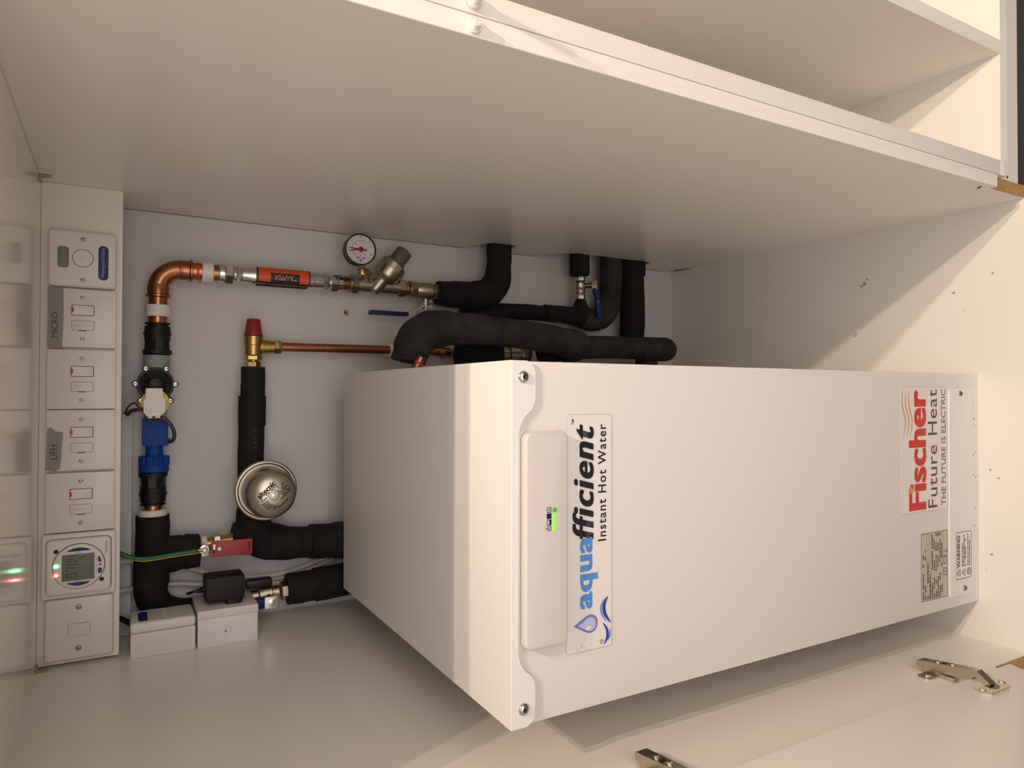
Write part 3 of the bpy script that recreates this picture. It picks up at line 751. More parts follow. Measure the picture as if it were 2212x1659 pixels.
# solenoid valve
t = thing('solenoid_valve', (0.345, YA, 1.125), 'black disc shut-off valve with white coil and yellow ring', 'valve')
b = BM(); lathe(b, (0.2905, YA, zA(0.29)), X, [(0, 0.0165), (0.030, 0.0165), (0.035, 0.0180), (0.084, 0.0180)], 28)
obj('valve_body', b, greythread, t)
b = BM(); prof = [(0, 0.0185)]
for k in range(5):
    prof += [(0.002 + k * 0.0042, 0.0185), (0.0030 + k * 0.0042, 0.0200), (0.0045 + k * 0.0042, 0.0200), (0.0055 + k * 0.0042, 0.0185)]
lathe(b, (0.3705, YA, zA(0.37)), X, prof, 32); obj('threaded_stub', b, greythread, t)
cx, cz = 0.3455, 1.1560
b = BM(); lathe(b, (cx, 0.655, cz), (0, -1, 0), [(0, 0.0255), (0.006, 0.0270), (0.0155, 0.0270), (0.0170, 0.0260), (0.0170, 0.0235), (0.0150, 0.0230), (0.0180, 0.0120), (0.0210, 0.0095), (0.0212, 0.0090)], 44)
for k in range(6):
    a = PI / 6 + PI / 3 * k
    d = V((math.cos(a), 0, math.sin(a))); q = V((-d.z, 0, d.x)) * 0.0007
    p0 = V((cx, 0.6372, cz)) + d * 0.011; p1 = V((cx, 0.6400, cz)) + d * 0.0228
    for s in (0,):
        flat(b, [p0 + q + V((0, -0.001, 0)), p1 + q + V((0, -0.001, 0)), p1 - q + V((0, -0.001, 0)), p0 - q + V((0, -0.001, 0))])
bonnet = obj('bonnet', b, blackp, t)
for x, zz in ((0.3705, 1.1698), (0.3705, 1.1405), (0.3460, 1.1843), (0.3460, 1.1272), (0.3195, 1.1765), (0.3190, 1.1345)):
    b = BM(); cyl(b, (x, 0.655, zz), (x, 0.6395, zz), 0.0052, seg=18); cyl(b, (x + (cx - x) * 0.15, 0.6545, zz + (cz - zz) * 0.15), (x + (cx - x) * 0.15, 0.6405, zz + (cz - zz) * 0.15), 0.0050, seg=16)
    obj('screw_lug', b, blackp, bonnet)
    b = BM(); lathe(b, (x, 0.6395, zz), (0, -1, 0), [(0, 0.0043), (0.0006, 0.0043), (0.0018, 0.0034), (0.0022, 0.0016)], 20)
    s = obj('screw', b, screw_m, t)
    b = BM(); yy = 0.6371; a = random.uniform(0.2, 1.2)
    for aa in (a, a + PI / 2):
        cc, ss = math.cos(aa) * 0.0022, math.sin(aa) * 0.0022; wx, wz = -math.sin(aa) * 0.0004, math.cos(aa) * 0.0004
        flat(b, [(x + cc + wx, yy, zz + ss + wz), (x - cc + wx, yy, zz - ss + wz), (x - cc - wx, yy, zz - ss - wz), (x + cc - wx, yy, zz + ss - wz)])
    obj('cross_slot', b, dark, s, smooth=False)
kx, kz = 0.3170, 1.1590
b = BM()
prof = []
lathe(b, (kx, 0.6340, kz - 0.0022), (0, -1, 0), [(0, 0.0196), (0.0050, 0.0196), (0.0052, 0.0175)], 36)
for k in range(26):
    a = 2 * PI * k / 26
    cyl(b, (kx + 0.0192 * math.cos(a), 0.634, kz - 0.0022 + 0.0192 * math.sin(a)), (kx + 0.0192 * math.cos(a), 0.6295, kz - 0.0022 + 0.0192 * math.sin(a)), 0.0015, seg=8)
obj('yellow_ring', b, yellowp, t)
b = BM(); prism(b, [(0.2960, kz - 0.0085), (0.3020, kz - 0.0150), (0.3180, kz - 0.0155), (0.3260, kz - 0.0125), (0.3390, kz - 0.0115), (0.3390, kz + 0.0115), (0.3260, kz + 0.0125), (0.3180, kz + 0.0150), (0.3020, kz + 0.0145), (0.2960, kz + 0.0100)], (0, 0.6300, 0), X, Z, 0.022)
box(b, 0.2925, 0.2965, 0.611, 0.626, kz + 0.0025, kz + 0.0085, 0.0005); box(b, 0.2925, 0.2965, 0.611, 0.626, kz - 0.0085, kz - 0.0020, 0.0005)
coil = obj('coil', b, coilm, t, ang=25)
b = BM(); box(b, 0.3030, 0.3385, 0.6060, 0.6082, kz - 0.0113, kz + 0.0113, 0.0006); obj('coil_cover', b, coilm, coil)
b = BM(); lathe(b, (0.3185, 0.6060, kz), (0, -1, 0), [(0, 0.0055), (0.0006, 0.0055), (0.0007, 0.0025)], 24); nb = obj('boss', b, coilm, coil)
b = BM(); disc(b, (0.3185, 0.6053, kz), (0, -1, 0), 0.0021, 0.0006, 18); obj('core_pin', b, screw_dull, coil)
def wire(name, pts, r, m, label, cat='wire'):
    b = BM(); tube(b, pts, r, 14, 8); return obj(name, b, m, label=label, cat=cat)
wire('grey_cable', [(0.294, 0.622, 1.1520), (0.2905, 0.622, 1.1440), (0.2830, 0.623, 1.1360), (0.2720, 0.626, 1.1305), (0.2610, 0.632, 1.1290), (0.2545, 0.642, 1.1315), (0.2530, 0.650, 1.1350)], 0.0030, cable_dark, 'dark grey cable looping from white coil to blue sensor', 'cable')
wire('red_wire', [(0.2895, 0.620, 1.1560), (0.2960, 0.620, 1.1660), (0.3090, 0.622, 1.1790), (0.3160, 0.628, 1.1855), (0.3110, 0.640, 1.1930), (0.2990, 0.660, 1.1985)], 0.0016, cable_red, 'thin brown-red wire bent above the trunking')
wire('grey_cable', [(0.3060, 0.628, 1.1735), (0.3050, 0.632, 1.1820), (0.3030, 0.645, 1.1900), (0.2970, 0.662, 1.1945)], 0.0030, cable_dark, 'dark grey cable curving from yellow ring into the trunking end', 'cable')
wire('black_wire', [(0.2920, 0.618, 1.1660), (0.2870, 0.616, 1.1620), (0.2860, 0.616, 1.1560), (0.2930, 0.618, 1.1480)], 0.0014, cable_dark, 'short black wire looped under the white coil')

# copper elbow
t = thing('copper_elbow', (0.50, YA, 1.08), 'shiny copper elbow pipe turning the corner beside the display unit', 'pipe')
zh = zA(0.48)
b = BM(); cyl(b, (0.440, YA, zA(0.44)), (0.492, YA, zh), 0.0140); obj('pipe', b, copper, t)
b = BM(); cyl(b, (XV, YA, 1.108), (XV, YA, 1.058), 0.0140); up = obj('pipe', b, copper, t)
R = 0.034
path = [(0.486, YA, zh)] + [(XV - R + R * math.sin(a), YA, zh - R + R * math.cos(a)) for a in [PI / 2 * k / 10 for k in range(11)]] + [(XV, YA, 1.102)]
b = BM(); tube(b, path, 0.0158, 32, 4)
lathe(b, (0.486, YA, zh), X, [(0, 0.0160), (0.0012, 0.0185), (0.0040, 0.0185), (0.0055, 0.0163), (0.0200, 0.0163), (0.0210, 0.0158)], 36)
lathe(b, (XV, YA, 1.102), Z, [(0, 0.0160), (0.0012, 0.0185), (0.0040, 0.0185), (0.0055, 0.0163), (0.0200, 0.0163), (0.0210, 0.0158)], 36)
obj('elbow', b, copper, t)
b = BM(); lathe(b, (XV, YA, 1.0930), Z, [(0, 0.01415), (0.0035, 0.01415)], 32); obj('red_mark', b, redprint, up)

# scale inhibitor
t = thing('scale_inhibitor', (XV, YA, 0.852), 'chrome in-line scale inhibitor with orange and black label', 'scale inhibitor')
b = BM(); lathe(b, (XV, YA, 1.0627), -Z, [(0, 0.0150), (0.0015, 0.0165), (0.0090, 0.0165), (0.0100, 0.0155)], 32); hexnut(b, (XV, YA, 1.0530), -Z, 0.0150, 0.0172, 0.3); obj('end_nut', b, chrome, t)
b = BM(); lathe(b, (XV, YA, 1.0380), -Z, [(0, 0.0125), (0.0030, 0.0125)], 28); hexnut(b, (XV, YA, 1.0355), -Z, 0.0090, 0.0158, 0.1)
lathe(b, (XV, YA, 1.0265), -Z, [(0, 0.0130), (0.0020, 0.0142), (0.0150, 0.0142), (0.0165, 0.0150), (0.0230, 0.0150), (0.0235, 0.0165), (0.1120, 0.0165), (0.1135, 0.0150), (0.1210, 0.0150), (0.1220, 0.0140), (0.1390, 0.0140)], 40)
hexnut(b, (XV, YA, 0.8875), -Z, 0.0090, 0.0158, 0.1); lathe(b, (XV, YA, 0.8785), -Z, [(0, 0.0122), (0.0045, 0.0122)], 28)
obj('body', b, chrome, t)
b = BM(); hexnut(b, (XV, YA, 0.8745), -Z, 0.0150, 0.0172, 0.3); lathe(b, (XV, YA, 0.8600), -Z, [(0, 0.0160), (0.0070, 0.0158), (0.0080, 0.0150)], 32); obj('end_nut', b, chrome, t)
b = BM(); cyl(b, (XV, YA, 0.853), (XV, YA, 0.838), 0.0128); obj('pipe', b, copper, t)
b = BM(); hexnut(b, (XV, YA, 0.8745), -Z, 0.001, 0.012); b.free()
def patch(a0, a1, z0, z1, r, n=16):
    bm = BM(); A = [math.radians(a0 + (a1 - a0) * k / n) for k in range(n + 1)]
    for p, q in zip(A, A[1:]):
        flat(bm, [(XV + r * math.sin(p), YA - r * math.cos(p), z0), (XV + r * math.sin(q), YA - r * math.cos(q), z0), (XV + r * math.sin(q), YA - r * math.cos(q), z1), (XV + r * math.sin(p), YA - r * math.cos(p), z1)])
    bmesh.ops.remove_doubles(bm, verts=bm.verts, dist=1e-6)
    return bm
lb = obj('label', patch(-48, 120, 0.9120, 1.0030, 0.01665), ink, t)
obj('label_panel', patch(-36, 112, 0.9145, 1.0000, 0.01672), lab_or, lb)
obj('label_panel', patch(-40, 20, 0.9310, 0.9800, 0.01680), ink, lb)
b = text_bm('TRAPPEX', (0, 0, 0), X, Y, 0.0380, 0.0085, bold=0.02)
for v in b.verts:      # wrap round the cylinder, reading upward
    s, h = v.co.x, v.co.y
    a = math.radians(8) - h / 0.0169
    v.co = V((XV + 0.0169 * math.sin(a), YA - 0.0169 * math.cos(a), 0.9360 + s))
obj('lettering', b, lab_yel, lb, smooth=False)
obj('label', patch(-88, -58, 0.9160, 1.0030, 0.01665), ink, t)

# pressure reducing valve
t = thing('pressure_reducing_valve', (XV, YA, 0.725), 'dull nickel reducing valve with slanted bell and grey cap', 'valve')
b = BM(); lathe(b, (XV, YA, 0.8400), -Z, [(0, 0.0145), (0.001, 0.0170), (0.0045, 0.0170), (0.005, 0.0150)], 32); hexnut(b, (XV, YA, 0.8350), -Z, 0.0125, 0.0178, 0.35); obj('end_nut', b, nickel, t)
b = BM(); hexnut(b, (XV, YA, 0.7445), -Z, 0.0150, 0.0178, 0.35); lathe(b, (XV, YA, 0.7300), -Z, [(0, 0.0155), (0.004, 0.0140)], 28); obj('end_nut', b, nickel, t)
b = BM(); cyl(b, (XV, YA, 0.8230), (XV, YA, 0.7440), 0.0137)
lathe(b, (XV, YA, 0.8235), -Z, [(0, 0.0142), (0.0025, 0.0142)], 28); lathe(b, (XV, YA, 0.7470), -Z, [(0, 0.0142), (0.0025, 0.0142)], 28)
ax = V((0.80, -0.10, -0.60)).normalized(); p0 = V((XV - 0.012, YA - 0.004, 0.7945))
lathe(b, p0, ax, [(0, 0.008), (0.002, 0.0105), (0.006, 0.0125), (0.026, 0.0135), (0.030, 0.0160), (0.034, 0.0225), (0.038, 0.0246), (0.054, 0.0250)], 40)
bell = obj('body', b, nickel, t)
b = BM(); lathe(b, p0, ax, [(0.0535, 0.0245), (0.0545, 0.0258), (0.066, 0.0256), (0.0690, 0.0230), (0.0695, 0.016)], 12, 0.2); obj('bonnet_nut', b, nickel, t)
b = BM(); lathe(b, p0, ax, [(0.0685, 0.0180), (0.0740, 0.0180), (0.0742, 0.0156), (0.1000, 0.0154), (0.1010, 0.0146)], 32); obj('grey_cap', b, greyplastic, t)
b = BM(); cyl(b, (XV + 0.005, YA - 0.004, 0.8030), (XV + 0.0230, YA - 0.016, 0.8120), 0.0095, 0.0095)
obj('gauge_stem', b, nickel, t)
b = BM(); text_b = text_bm('V', (XV - 0.004, YA - 0.0140, 0.7560), X, Z, 0.006, 0.006); merge(b, text_b); obj('flow_arrow', b, ink_soft, t, smooth=False)

# pressure gauge
t = thing('pressure_gauge', (0.5895, 0.615, 0.800), 'round white-dial pressure gauge with red needle in black case', 'gauge')
gx, gz, gy = 0.5885, 0.8335, 0.6045
b = BM(); lathe(b, (gx, gy + 0.024, gz), (0, -1, 0), [(0, 0.0255), (0.002, 0.0270), (0.019, 0.0275), (0.0205, 0.0283), (0.0240, 0.0283), (0.0243, 0.0262), (0.0228, 0.0258)], 56); obj('case', b, blackp, t)
b = BM(); disc(b, (gx, gy + 0.0014, gz), (0, -1, 0), 0.0256, 0.0004, 56); dial = obj('dial', b, dialw, t)
yd = gy + 0.0008
b = BM()
for k in range(7):
    a = math.radians(225 - 45 * k); cc, ss = math.cos(a), math.sin(a)
    flat(b, [(gx + cc * r - ss * w, yd, gz + ss * r + cc * w) for r, w in ((0.0242, 0.0004), (0.0205, 0.0004), (0.0205, -0.0004), (0.0242, -0.0004))])
obj('tick_marks', b, ink, dial, smooth=False)
b = BM(); n = 40
for k in range(n):
    a0, a1 = math.radians(225 - 270 * k / n), math.radians(225 - 270 * (k + 1) / n)
    flat(b, [(gx + r * math.cos(a), yd, gz + r * math.sin(a)) for a, r in ((a0, 0.0162), (a1, 0.0162), (a1, 0.0155), (a0, 0.0155))])
for k, s in enumerate(('0', '2', '4', '6', '8', '10', '12')):
    a = math.radians(225 - 45 * k)
    tb = text_bm(s, (gx + 0.0118 * math.cos(a) - 0.0014, yd, gz + 0.0118 * math.sin(a) - 0.0014), X, Z, 0.0028, 0.0028); merge(b, tb)
obj('inner_scale', b, redprint, dial, smooth=False)
b = BM(); prism(b, [(gx - 0.0090, gz - 0.0210), (gx - 0.0060, gz - 0.0215), (gx - 0.0090, gz - 0.0155)], (0, yd, 0), X, Z, 0.0001)
prism(b, [(gx - 0.0215, gz - 0.003), (gx - 0.0165, gz), (gx - 0.0215, gz + 0.003)], (0, yd, 0), X, Z, 0.0001); obj('dial_emblem', b, mat('emblem_blue', (0.06, 0.16, 0.36), 0.4), dial, smooth=False)
b = BM()
for dz in (-0.005, 0.005):
    torus(b, (gx - 0.0155, yd, gz + dz), (0, 1, 0), 0.0019, 0.0004, 20, 6)
obj('dial_mark', b, ink_mid, dial)
def needle(ang, r0, r1, w0, w1, y, m, name):
    b = BM(); cc, ss = math.cos(ang), math.sin(ang)
    prism(b, [(gx + cc * r - ss * w, gz + ss * r + cc * w) for r, w in ((r0, w0), (r1, w1), (r1, -w1), (r0, -w0))], (0, y, 0), X, Z, 0.0004); obj(name, b, m, t)
needle(math.radians(85), -0.0110, 0.0210, 0.0012, 0.0005, gy + 0.0002, ink, 'black_needle')
needle(math.radians(100), -0.002, 0.0225, 0.0016, 0.0007, gy - 0.0002, redp, 'red_needle')
b = BM(); lathe(b, (gx, gy + 0.001, gz), (0, -1, 0), [(0, 0.0048), (0.002, 0.0048), (0.0026, 0.0035), (0.0026, 0.0026), (0.0020, 0.0024)], 28); obj('hub', b, redp, t)
b = BM(); hexnut(b, (gx - 0.0235, gy + 0.018, gz - 0.006), (-1, 0, -0.15), 0.0090, 0.0085); lathe(b, (gx - 0.0325, gy + 0.018, gz - 0.0075), (-1, 0.1, -0.15), [(0, 0.0095), (0.002, 0.0098), (0.003, 0.0080), (0.010, 0.0085)], 24); obj('connector', b, brass, t)

# blue lever valve on the run
t = thing('lever_ball_valve', (XV - 0.003, YA, 0.655), 'nickel ball valve with long navy blue lever', 'valve', 'lever valves')
xv = XV - 0.002
b = BM(); cyl(b, (xv, YA, 0.7290), (xv, YA, 0.7190), 0.0125); obj('pipe', b, copper, t)
b = BM(); lathe(b, (xv, YA, 0.7220), -Z, [(0, 0.0150), (0.001, 0.0170), (0.0040, 0.0170), (0.005, 0.0160)], 28); hexnut(b, (xv, YA, 0.7175), -Z, 0.0115, 0.0172, 0.1); obj('end_nut', b, nickel, t)
b = BM(); lathe(b, (xv, YA, 0.7060), -Z, [(0, 0.0140), (0.003, 0.0150), (0.012, 0.0158), (0.022, 0.0172), (0.030, 0.0172), (0.034, 0.0150), (0.0345, 0.0125), (0.040, 0.0125)], 36); obj('body', b, nickel, t)
b = BM(); hexnut(b, (xv, YA, 0.6690), -Z, 0.0110, 0.0158, 0.1); obj('end_nut', b, nickel, t)
zs = 0.6860
b = BM(); cyl(b, (xv - 0.012, YA, zs), (xv - 0.0240, YA, zs), 0.0055, seg=20); cyl(b, (xv - 0.0240, YA, zs), (xv - 0.0280, YA, zs), 0.0075, seg=6); cyl(b, (xv - 0.0280, YA, zs), (xv - 0.0370, YA, zs), 0.0045, seg=16); box(b, xv - 0.0225, xv - 0.0170, YA - 0.004, YA + 0.004, zs - 0.0140, zs - 0.0075, 0.0006); obj('stem', b, nickel, t)
b = BM()
pts = [(xv - 0.0310, zs - 0.0130), (xv - 0.0310, zs + 0.0100), (xv - 0.0480, zs + 0.0360), (xv - 0.0480, zs + 0.0500)]
for a, c2 in zip(pts, pts[1:]):
    d = V((c2[0] - a[0], 0, c2[1] - a[1])).normalized() * 0.0; nn = V((-(c2[1] - a[1]), 0, c2[0] - a[0])).normalized() * 0.0012
    prism(b, [(a[0] + nn.x, a[1] + nn.z), (c2[0] + nn.x, c2[1] + nn.z), (c2[0] - nn.x, c2[1] - nn.z), (a[0] - nn.x, a[1] - nn.z)], (0, YA + 0.008, 0), X, Z, 0.016)
lev = obj('lever', b, mat('white_zinc', (0.62, 0.60, 0.56), 0.3, 0.8), t, smooth=False)
b = BM(); box(b, xv - 0.0520, xv - 0.0445, YA - 0.010, YA + 0.010, zs + 0.0380, zs + 0.1130, 0.0022); obj('grip', b, bluelever, lev)

b = BM(); lathe(b, (0.486, YB, 0.829), (0, -1, 0), [(0, 0.0062), (0.0008, 0.0060), (0.0012, 0.0045), (0.0008, 0.003)], 24)
ws = obj('wall_screw', b, screw_brown, label='brown countersunk screw in the back board below the navy lever', cat='screw')
b = BM()
for a in (0.3, 0.3 + PI / 2):
    cc, ss = math.cos(a) * 0.003, math.sin(a) * 0.003
    flat(b, [(0.486 + cc - ss * 0.25, YB - 0.00125, 0.829 + ss + cc * 0.25), (0.486 - cc - ss * 0.25, YB - 0.00125, 0.829 - ss + cc * 0.25), (0.486 - cc + ss * 0.25, YB - 0.00125, 0.829 - ss - cc * 0.25), (0.486 + cc + ss * 0.25, YB - 0.00125, 0.829 + ss - cc * 0.25)])
obj('cross_slot', b, dark, ws, smooth=False)

# ================================================================== SAFETY VALVE AND DISCHARGE PIPE
YS, ZS = 0.665, 1.0045
t = thing('safety_valve', (0.42, YS, 0.955), 'brass safety valve with dark red cap', 'valve')
b = BM(); lathe(b, (0.4310, YS, ZS), X, [(0, 0.0158), (0.0035, 0.0156), (0.0045, 0.0146), (0.0275, 0.0112), (0.0290, 0.0100)], 24); obj('red_cap', b, redp, t)
b = BM(); lathe(b, (0.3955, YS, ZS), X, [(0, 0.0125), (0.002, 0.0145), (0.0185, 0.0150), (0.0195, 0.0158), (0.0340, 0.0160), (0.0352, 0.0150)], 32)
lathe(b, (0.4125, YS, ZS), -Z, [(0.010, 0.0125), (0.028, 0.0118), (0.0285, 0.0105), (0.034, 0.0105)], 28); obj('body', b, brass, t)
b = BM(); hexnut(b, (0.4130, YS, 0.9705), -Z, 0.0130, 0.0122, 0.3); obj('outlet_nut', b, brass, t)
b = BM(); hexnut(b, (0.3885, YS, ZS), X, 0.0085, 0.0142, 0.3); obj('inlet_nut', b, brass, t)
b = BM(); hexnut(b, (0.3760, YS, ZS), X, 0.0105, 0.0125, 0.2); lathe(b, (0.3860, YS, ZS), X, [(0, 0.009), (0.004, 0.009)], 20); obj('inlet_nut', b, brass, t)
t = thing('discharge_pipe', (0.414, YS, 0.63), 'thin upright copper pipe running down from the red-capped valve', 'pipe')
b = BM(); cyl(b, (0.4133, YS, 0.962), (0.4150, YS, 0.655), 0.0080); obj('pipe', b, copper, t)
b = BM(); lathe(b, (0.4150, YS, 0.669), -Z, [(0, 0.0085), (0.001, 0.0098), (0.003, 0.0098), (0.004, 0.0090)], 24)
tube(b, [(0.4150, YS, 0.668), (0.4145, YS, 0.655), (0.4140, YS - 0.001, 0.640), (0.4135, YS + 0.008, 0.629), (0.4130, YS + 0.024, 0.626), (0.4130, YB, 0.626)], 0.0095, 24, 6)
obj('elbow', b, copper, t)

# ================================================================== FOAM-COVERED PIPES, LEFT SIDE
t = thing('insulated_pipe', (0.2, YS, 0.80), 'black foam pipe with printed text running to the red lever valve', 'insulated pipe', 'black foam pipe covers')
b = BM(); tube(b, [(0.3770, YS, ZS), (0.33, YS, ZS + 0.0003), (0.28, YS, ZS + 0.001)], [0.0198, 0.0198, 0.0202], 28, 8, 0.02); obj('foam_sleeve', b, foam, t)
b = BM(); tube(b, [(0.3270, YS, ZS + 0.001), (0.275, YS, ZS + 0.0015)], [0.0228, 0.0224], 28, 8, 0.02); obj('foam_sleeve', b, foam, t)
b = BM(); tube(b, [(0.2800, YS, ZS + 0.002), (0.22, YS, ZS + 0.003), (0.15, YS - 0.001, ZS + 0.003), (0.115, YS - 0.002, ZS + 0.001)], [0.0212, 0.0212, 0.0214, 0.024], 28, 8, 0.02); sl = obj('foam_sleeve', b, foam, t)
b = BM(); tube(b, [(0.1350, YS - 0.001, ZS + 0.003), (0.105, YS - 0.002, ZS - 0.001), (0.080, YS - 0.003, ZS - 0.016), (0.070, YS - 0.004, ZS - 0.045), (0.0665, YS - 0.005, ZS - 0.075)], [0.0225, 0.028, 0.033, 0.030, 0.0280], 28, 8, 0.03)
tube(b, [(0.0860, YS - 0.004, 1.0375), (0.0840, YS - 0.004, 1.018), (0.082, YS - 0.003, 0.998)], [0.0250, 0.028, 0.0285], 28, 6, 0.03); obj('foam_elbow', b, foam, t)
b = BM(); tube(b, [(0.0670, YS - 0.005, 0.9400), (0.0660, YS - 0.005, 0.905), (0.0650, YS - 0.005, 0.870)], [0.0270, 0.0275, 0.0275], 28, 6, 0.02); obj('foam_sleeve', b, foam, t)
b = BM(); tube(b, [(0.0665, YS - 0.006, 0.9080), (0.0650, YS - 0.006, 0.880), (0.064, YS - 0.006, 0.855)], [0.0302, 0.0305, 0.0305], 28, 6, 0.02); obj('foam_sleeve', b, foam, t)
b = BM(); tube(b, [(0.0640, YS - 0.006, 0.8640), (0.0620, YS - 0.006, 0.80)], [0.0325, 0.0325], 28, 6, 0.02); obj('foam_sleeve', b, foam_dusty, t)
b = text_bm('ARMAFLEX   CLASS O', (0, 0, 0), X, Y, 0.105, 0.0062)
for v in b.verts:
    s, h = v.co.x, v.co.y; a = h / 0.0216 - 0.30
    v.co = V((0.168 + s, YS - 0.0220 * math.cos(a) - 0.0003, ZS + 0.003 + 0.0220 * math.sin(a)))
obj('faded_print', b, mat('faded_print', (0.045, 0.040, 0.022), 0.7), sl, smooth=False)

t = thing('insulated_pipe', (0.05, YA, 1.0), 'black foam tee below the switches, crossed by the green wire', 'insulated pipe', 'black foam pipe covers')
b = BM(); tube(b, [(0.1345, YA, 1.1575), (0.10, YA, 1.1575), (0.06, YA, 1.1585), (0.025, YA, 1.1590)], [0.0245, 0.0245, 0.0262, 0.0262], 28, 8, 0.03)
tube(b, [(0.0700, YA, 1.1500), (0.0700, YA, 1.120), (0.0705, YA, 1.103)], [0.0300, 0.0285, 0.0262], 28, 8, 0.04); obj('foam_tee', b, foam, t)
b = BM(); tube(b, [(0.0705, YA - 0.001, 1.1100), (0.0705, YA - 0.001, 1.0885)], [0.0285, 0.0260], 28, 8, 0.05); obj('foam_sleeve', b, foam, t)
b = BM(); tube(b, [(0.0350, YA, 1.1590), (0.012, YA + 0.004, 1.1590), (-0.012, 0.676, 1.152), (-0.030, 0.686, 1.135), (-0.037, 0.6865, 1.10), (-0.036, 0.6865, 1.05), (-0.030, 0.684, 1.012)], [0.0245, 0.0245, 0.0250, 0.0250, 0.0235, 0.0235, 0.0230], 28, 8, 0.03); obj('foam_elbow', b, foam, t)

# red lever valve with the earth clamp
t = thing('lever_ball_valve', (0.078, YA, 1.035), 'ball valve with a flat red lever between two foam tees', 'valve', 'lever valves')
b = BM(); cyl(b, (0.0780, YA, 1.0865), (0.0825, YA, 1.0360), 0.0115); obj('pipe', b, brass, t)
b = BM(); lathe(b, (0.0782, YA, 1.0850), (0.09, 0, -1), [(0, 0.0150), (0.008, 0.0150)], 24); obj('white_collar', b, clipm, t)
b = BM(); hexnut(b, (0.0795, YA, 1.0670), (0.09, 0, -1), 0.0120, 0.0165, 0.2); cyl(b, (0.0790, YA, 1.0620), (0.0780, 0.6170, 1.0620), 0.0080, seg=18); obj('body', b, nickel, t)
b = BM(); Rl = Matrix.Rotation(math.radians(1.5), 3, 'Y')
front_plate(b, -0.0128, 0.0128, -0.0635, 0.0, -0.0016, 0.0, 0.002, 0.0006)
def lev_place(bm):
    for v in bm.verts: v.co = Rl @ v.co + V((0.0795, 0.6165, 1.0755))
    return bm
lv = obj('lever', lev_place(b), redv, t)
for z0, z1, x0, x1, m in ((-0.0060, -0.0030, -0.0075, 0.0065, dark), (-0.0600, -0.0565, -0.0075, 0.0075, mat('slot_shadow', (0.06, 0.006, 0.006), 0.6))):
    b = BM(); front_plate(b, x0, x1, z0, z1, -0.0019, -0.0015, 0.0012); obj('slot', lev_place(b), m, lv)
b = BM(); front_plate(b, -0.001, 0.0075, -0.0062, -0.0032, -0.0023, -0.0018, 0.0012); obj('strap', lev_place(b), chrome, lv)
b = BM(); lathe(b, (0, -0.0016, -0.0125), (0, -1, 0), [(0, 0.0045), (0.0015, 0.0045), (0.0025, 0.003)], 8); obj('lever_screw', lev_place(b), screw_m, lv)
t = thing('earth_clamp', (0.0785, 0.615, 1.075), 'small zinc earth clamp holding the green wire end', 'earth clamp')
b = BM(); lathe(b, (0.0795, 0.6175, 1.0850), (0, -1, 0), [(0, 0.0078), (0.0016, 0.0078), (0.0020, 0.0070), (0.0020, 0.005)], 28); box(b, 0.0690, 0.0760, 0.6165, 0.6175, 1.0790, 1.0890, 0.0003); box(b, 0.0700, 0.0715, 0.6170, 0.640, 1.0790, 1.0890, 0.0003); box(b, 0.0740, 0.0860, 0.6170, 0.6600, 1.0820, 1.0880, 0.0005); obj('washer', b, mat('zinc', (0.66, 0.66, 0.64), 0.3, 0.9), t)
b = BM(); lathe(b, (0.0795, 0.6155, 1.0850), (0, -1, 0), [(0, 0.0045), (0.0015, 0.0045), (0.0028, 0.003)], 20); hs = obj('clamp_screw', b, screw_m, t)
t = thing('earth_wire', (0.077, 0.62, 1.07), 'green and yellow earth wire sagging across the black foam tee', 'wire')
P = [(0.1020, 0.628, 1.2300), (0.0920, 0.624, 1.2130), (0.0815, 0.621, 1.1960), (0.0752, 0.620, 1.1780), (0.0742, 0.620, 1.1600), (0.0760, 0.620, 1.1380), (0.0775, 0.619, 1.1130), (0.0785, 0.618, 1.0980), (0.0795, 0.616, 1.0930)]
b = BM(); tube(b, P, 0.0036, 16, 8); obj('green_sheath', b, green_m, t)
b = BM(); tube(b, [(p[0] - 0.0028, p[1] - 0.0016, p[2] - 0.0012) for p in P], 0.0013, 8, 8); obj('yellow_stripe', b, ywire, t)
b = BM(); tube(b, [(0.0795, 0.6155, 1.0945), (0.0800, 0.6155, 1.0870)], 0.0030, 10); obj('bare_copper', b, copper, t)

# expansion vessel
t = thing('expansion_vessel', (0.172, 0.60, 0.94), 'small round steel expansion vessel with a domed printed front', 'expansion vessel')
vx, vz = 0.1715, 0.9940
b = BM(); lathe(b, (vx, 0.634, vz), (0, -1, 0), [(0, 0.020), (0.006, 0.034), (0.020, 0.043), (0.036, 0.0455)], 56); obj('rear_dome', b, steel, t)
b = BM(); torus(b, (vx, 0.5965, vz), (0, 1, 0), 0.0462, 0.0036, 72, 14); lathe(b, (vx, 0.5990, vz), (0, -1, 0), [(0, 0.045), (0.003, 0.045)], 56); obj('rim', b, steel, t)
b = BM(); dome = [(0.003, 0.0405), (0.016, 0.0405), (0.034, 0.0405), (0.044, 0.0395), (0.051, 0.0370), (0.057, 0.0325), (0.061, 0.0265), (0.0635, 0.0195), (0.0647, 0.0125), (0.0650, 0.0082), (0.0630, 0.0072), (0.0630, 0.0035)]
lathe(b, (vx, 0.5990, vz), (0, -1, 0), dome, 64); fd = obj('front_dome', b, steel, t)
b = BM(); cyl(b, (vx, 0.5365, vz), (vx, 0.5300, vz), 0.0040, seg=20); lathe(b, (vx, 0.5300, vz), (0, -1, 0), [(0, 0.0040), (0.001, 0.0036), (0.0012, 0.0018)], 20); obj('air_valve', b, chrome, t)
vd = V((0.68, 0, 0.0)) + V((0, 0, -0.73)); vd.normalize(); vu = V((vd.z * -1, 0, vd.x)); vu = V((0.73, 0, 0.68)).normalized()
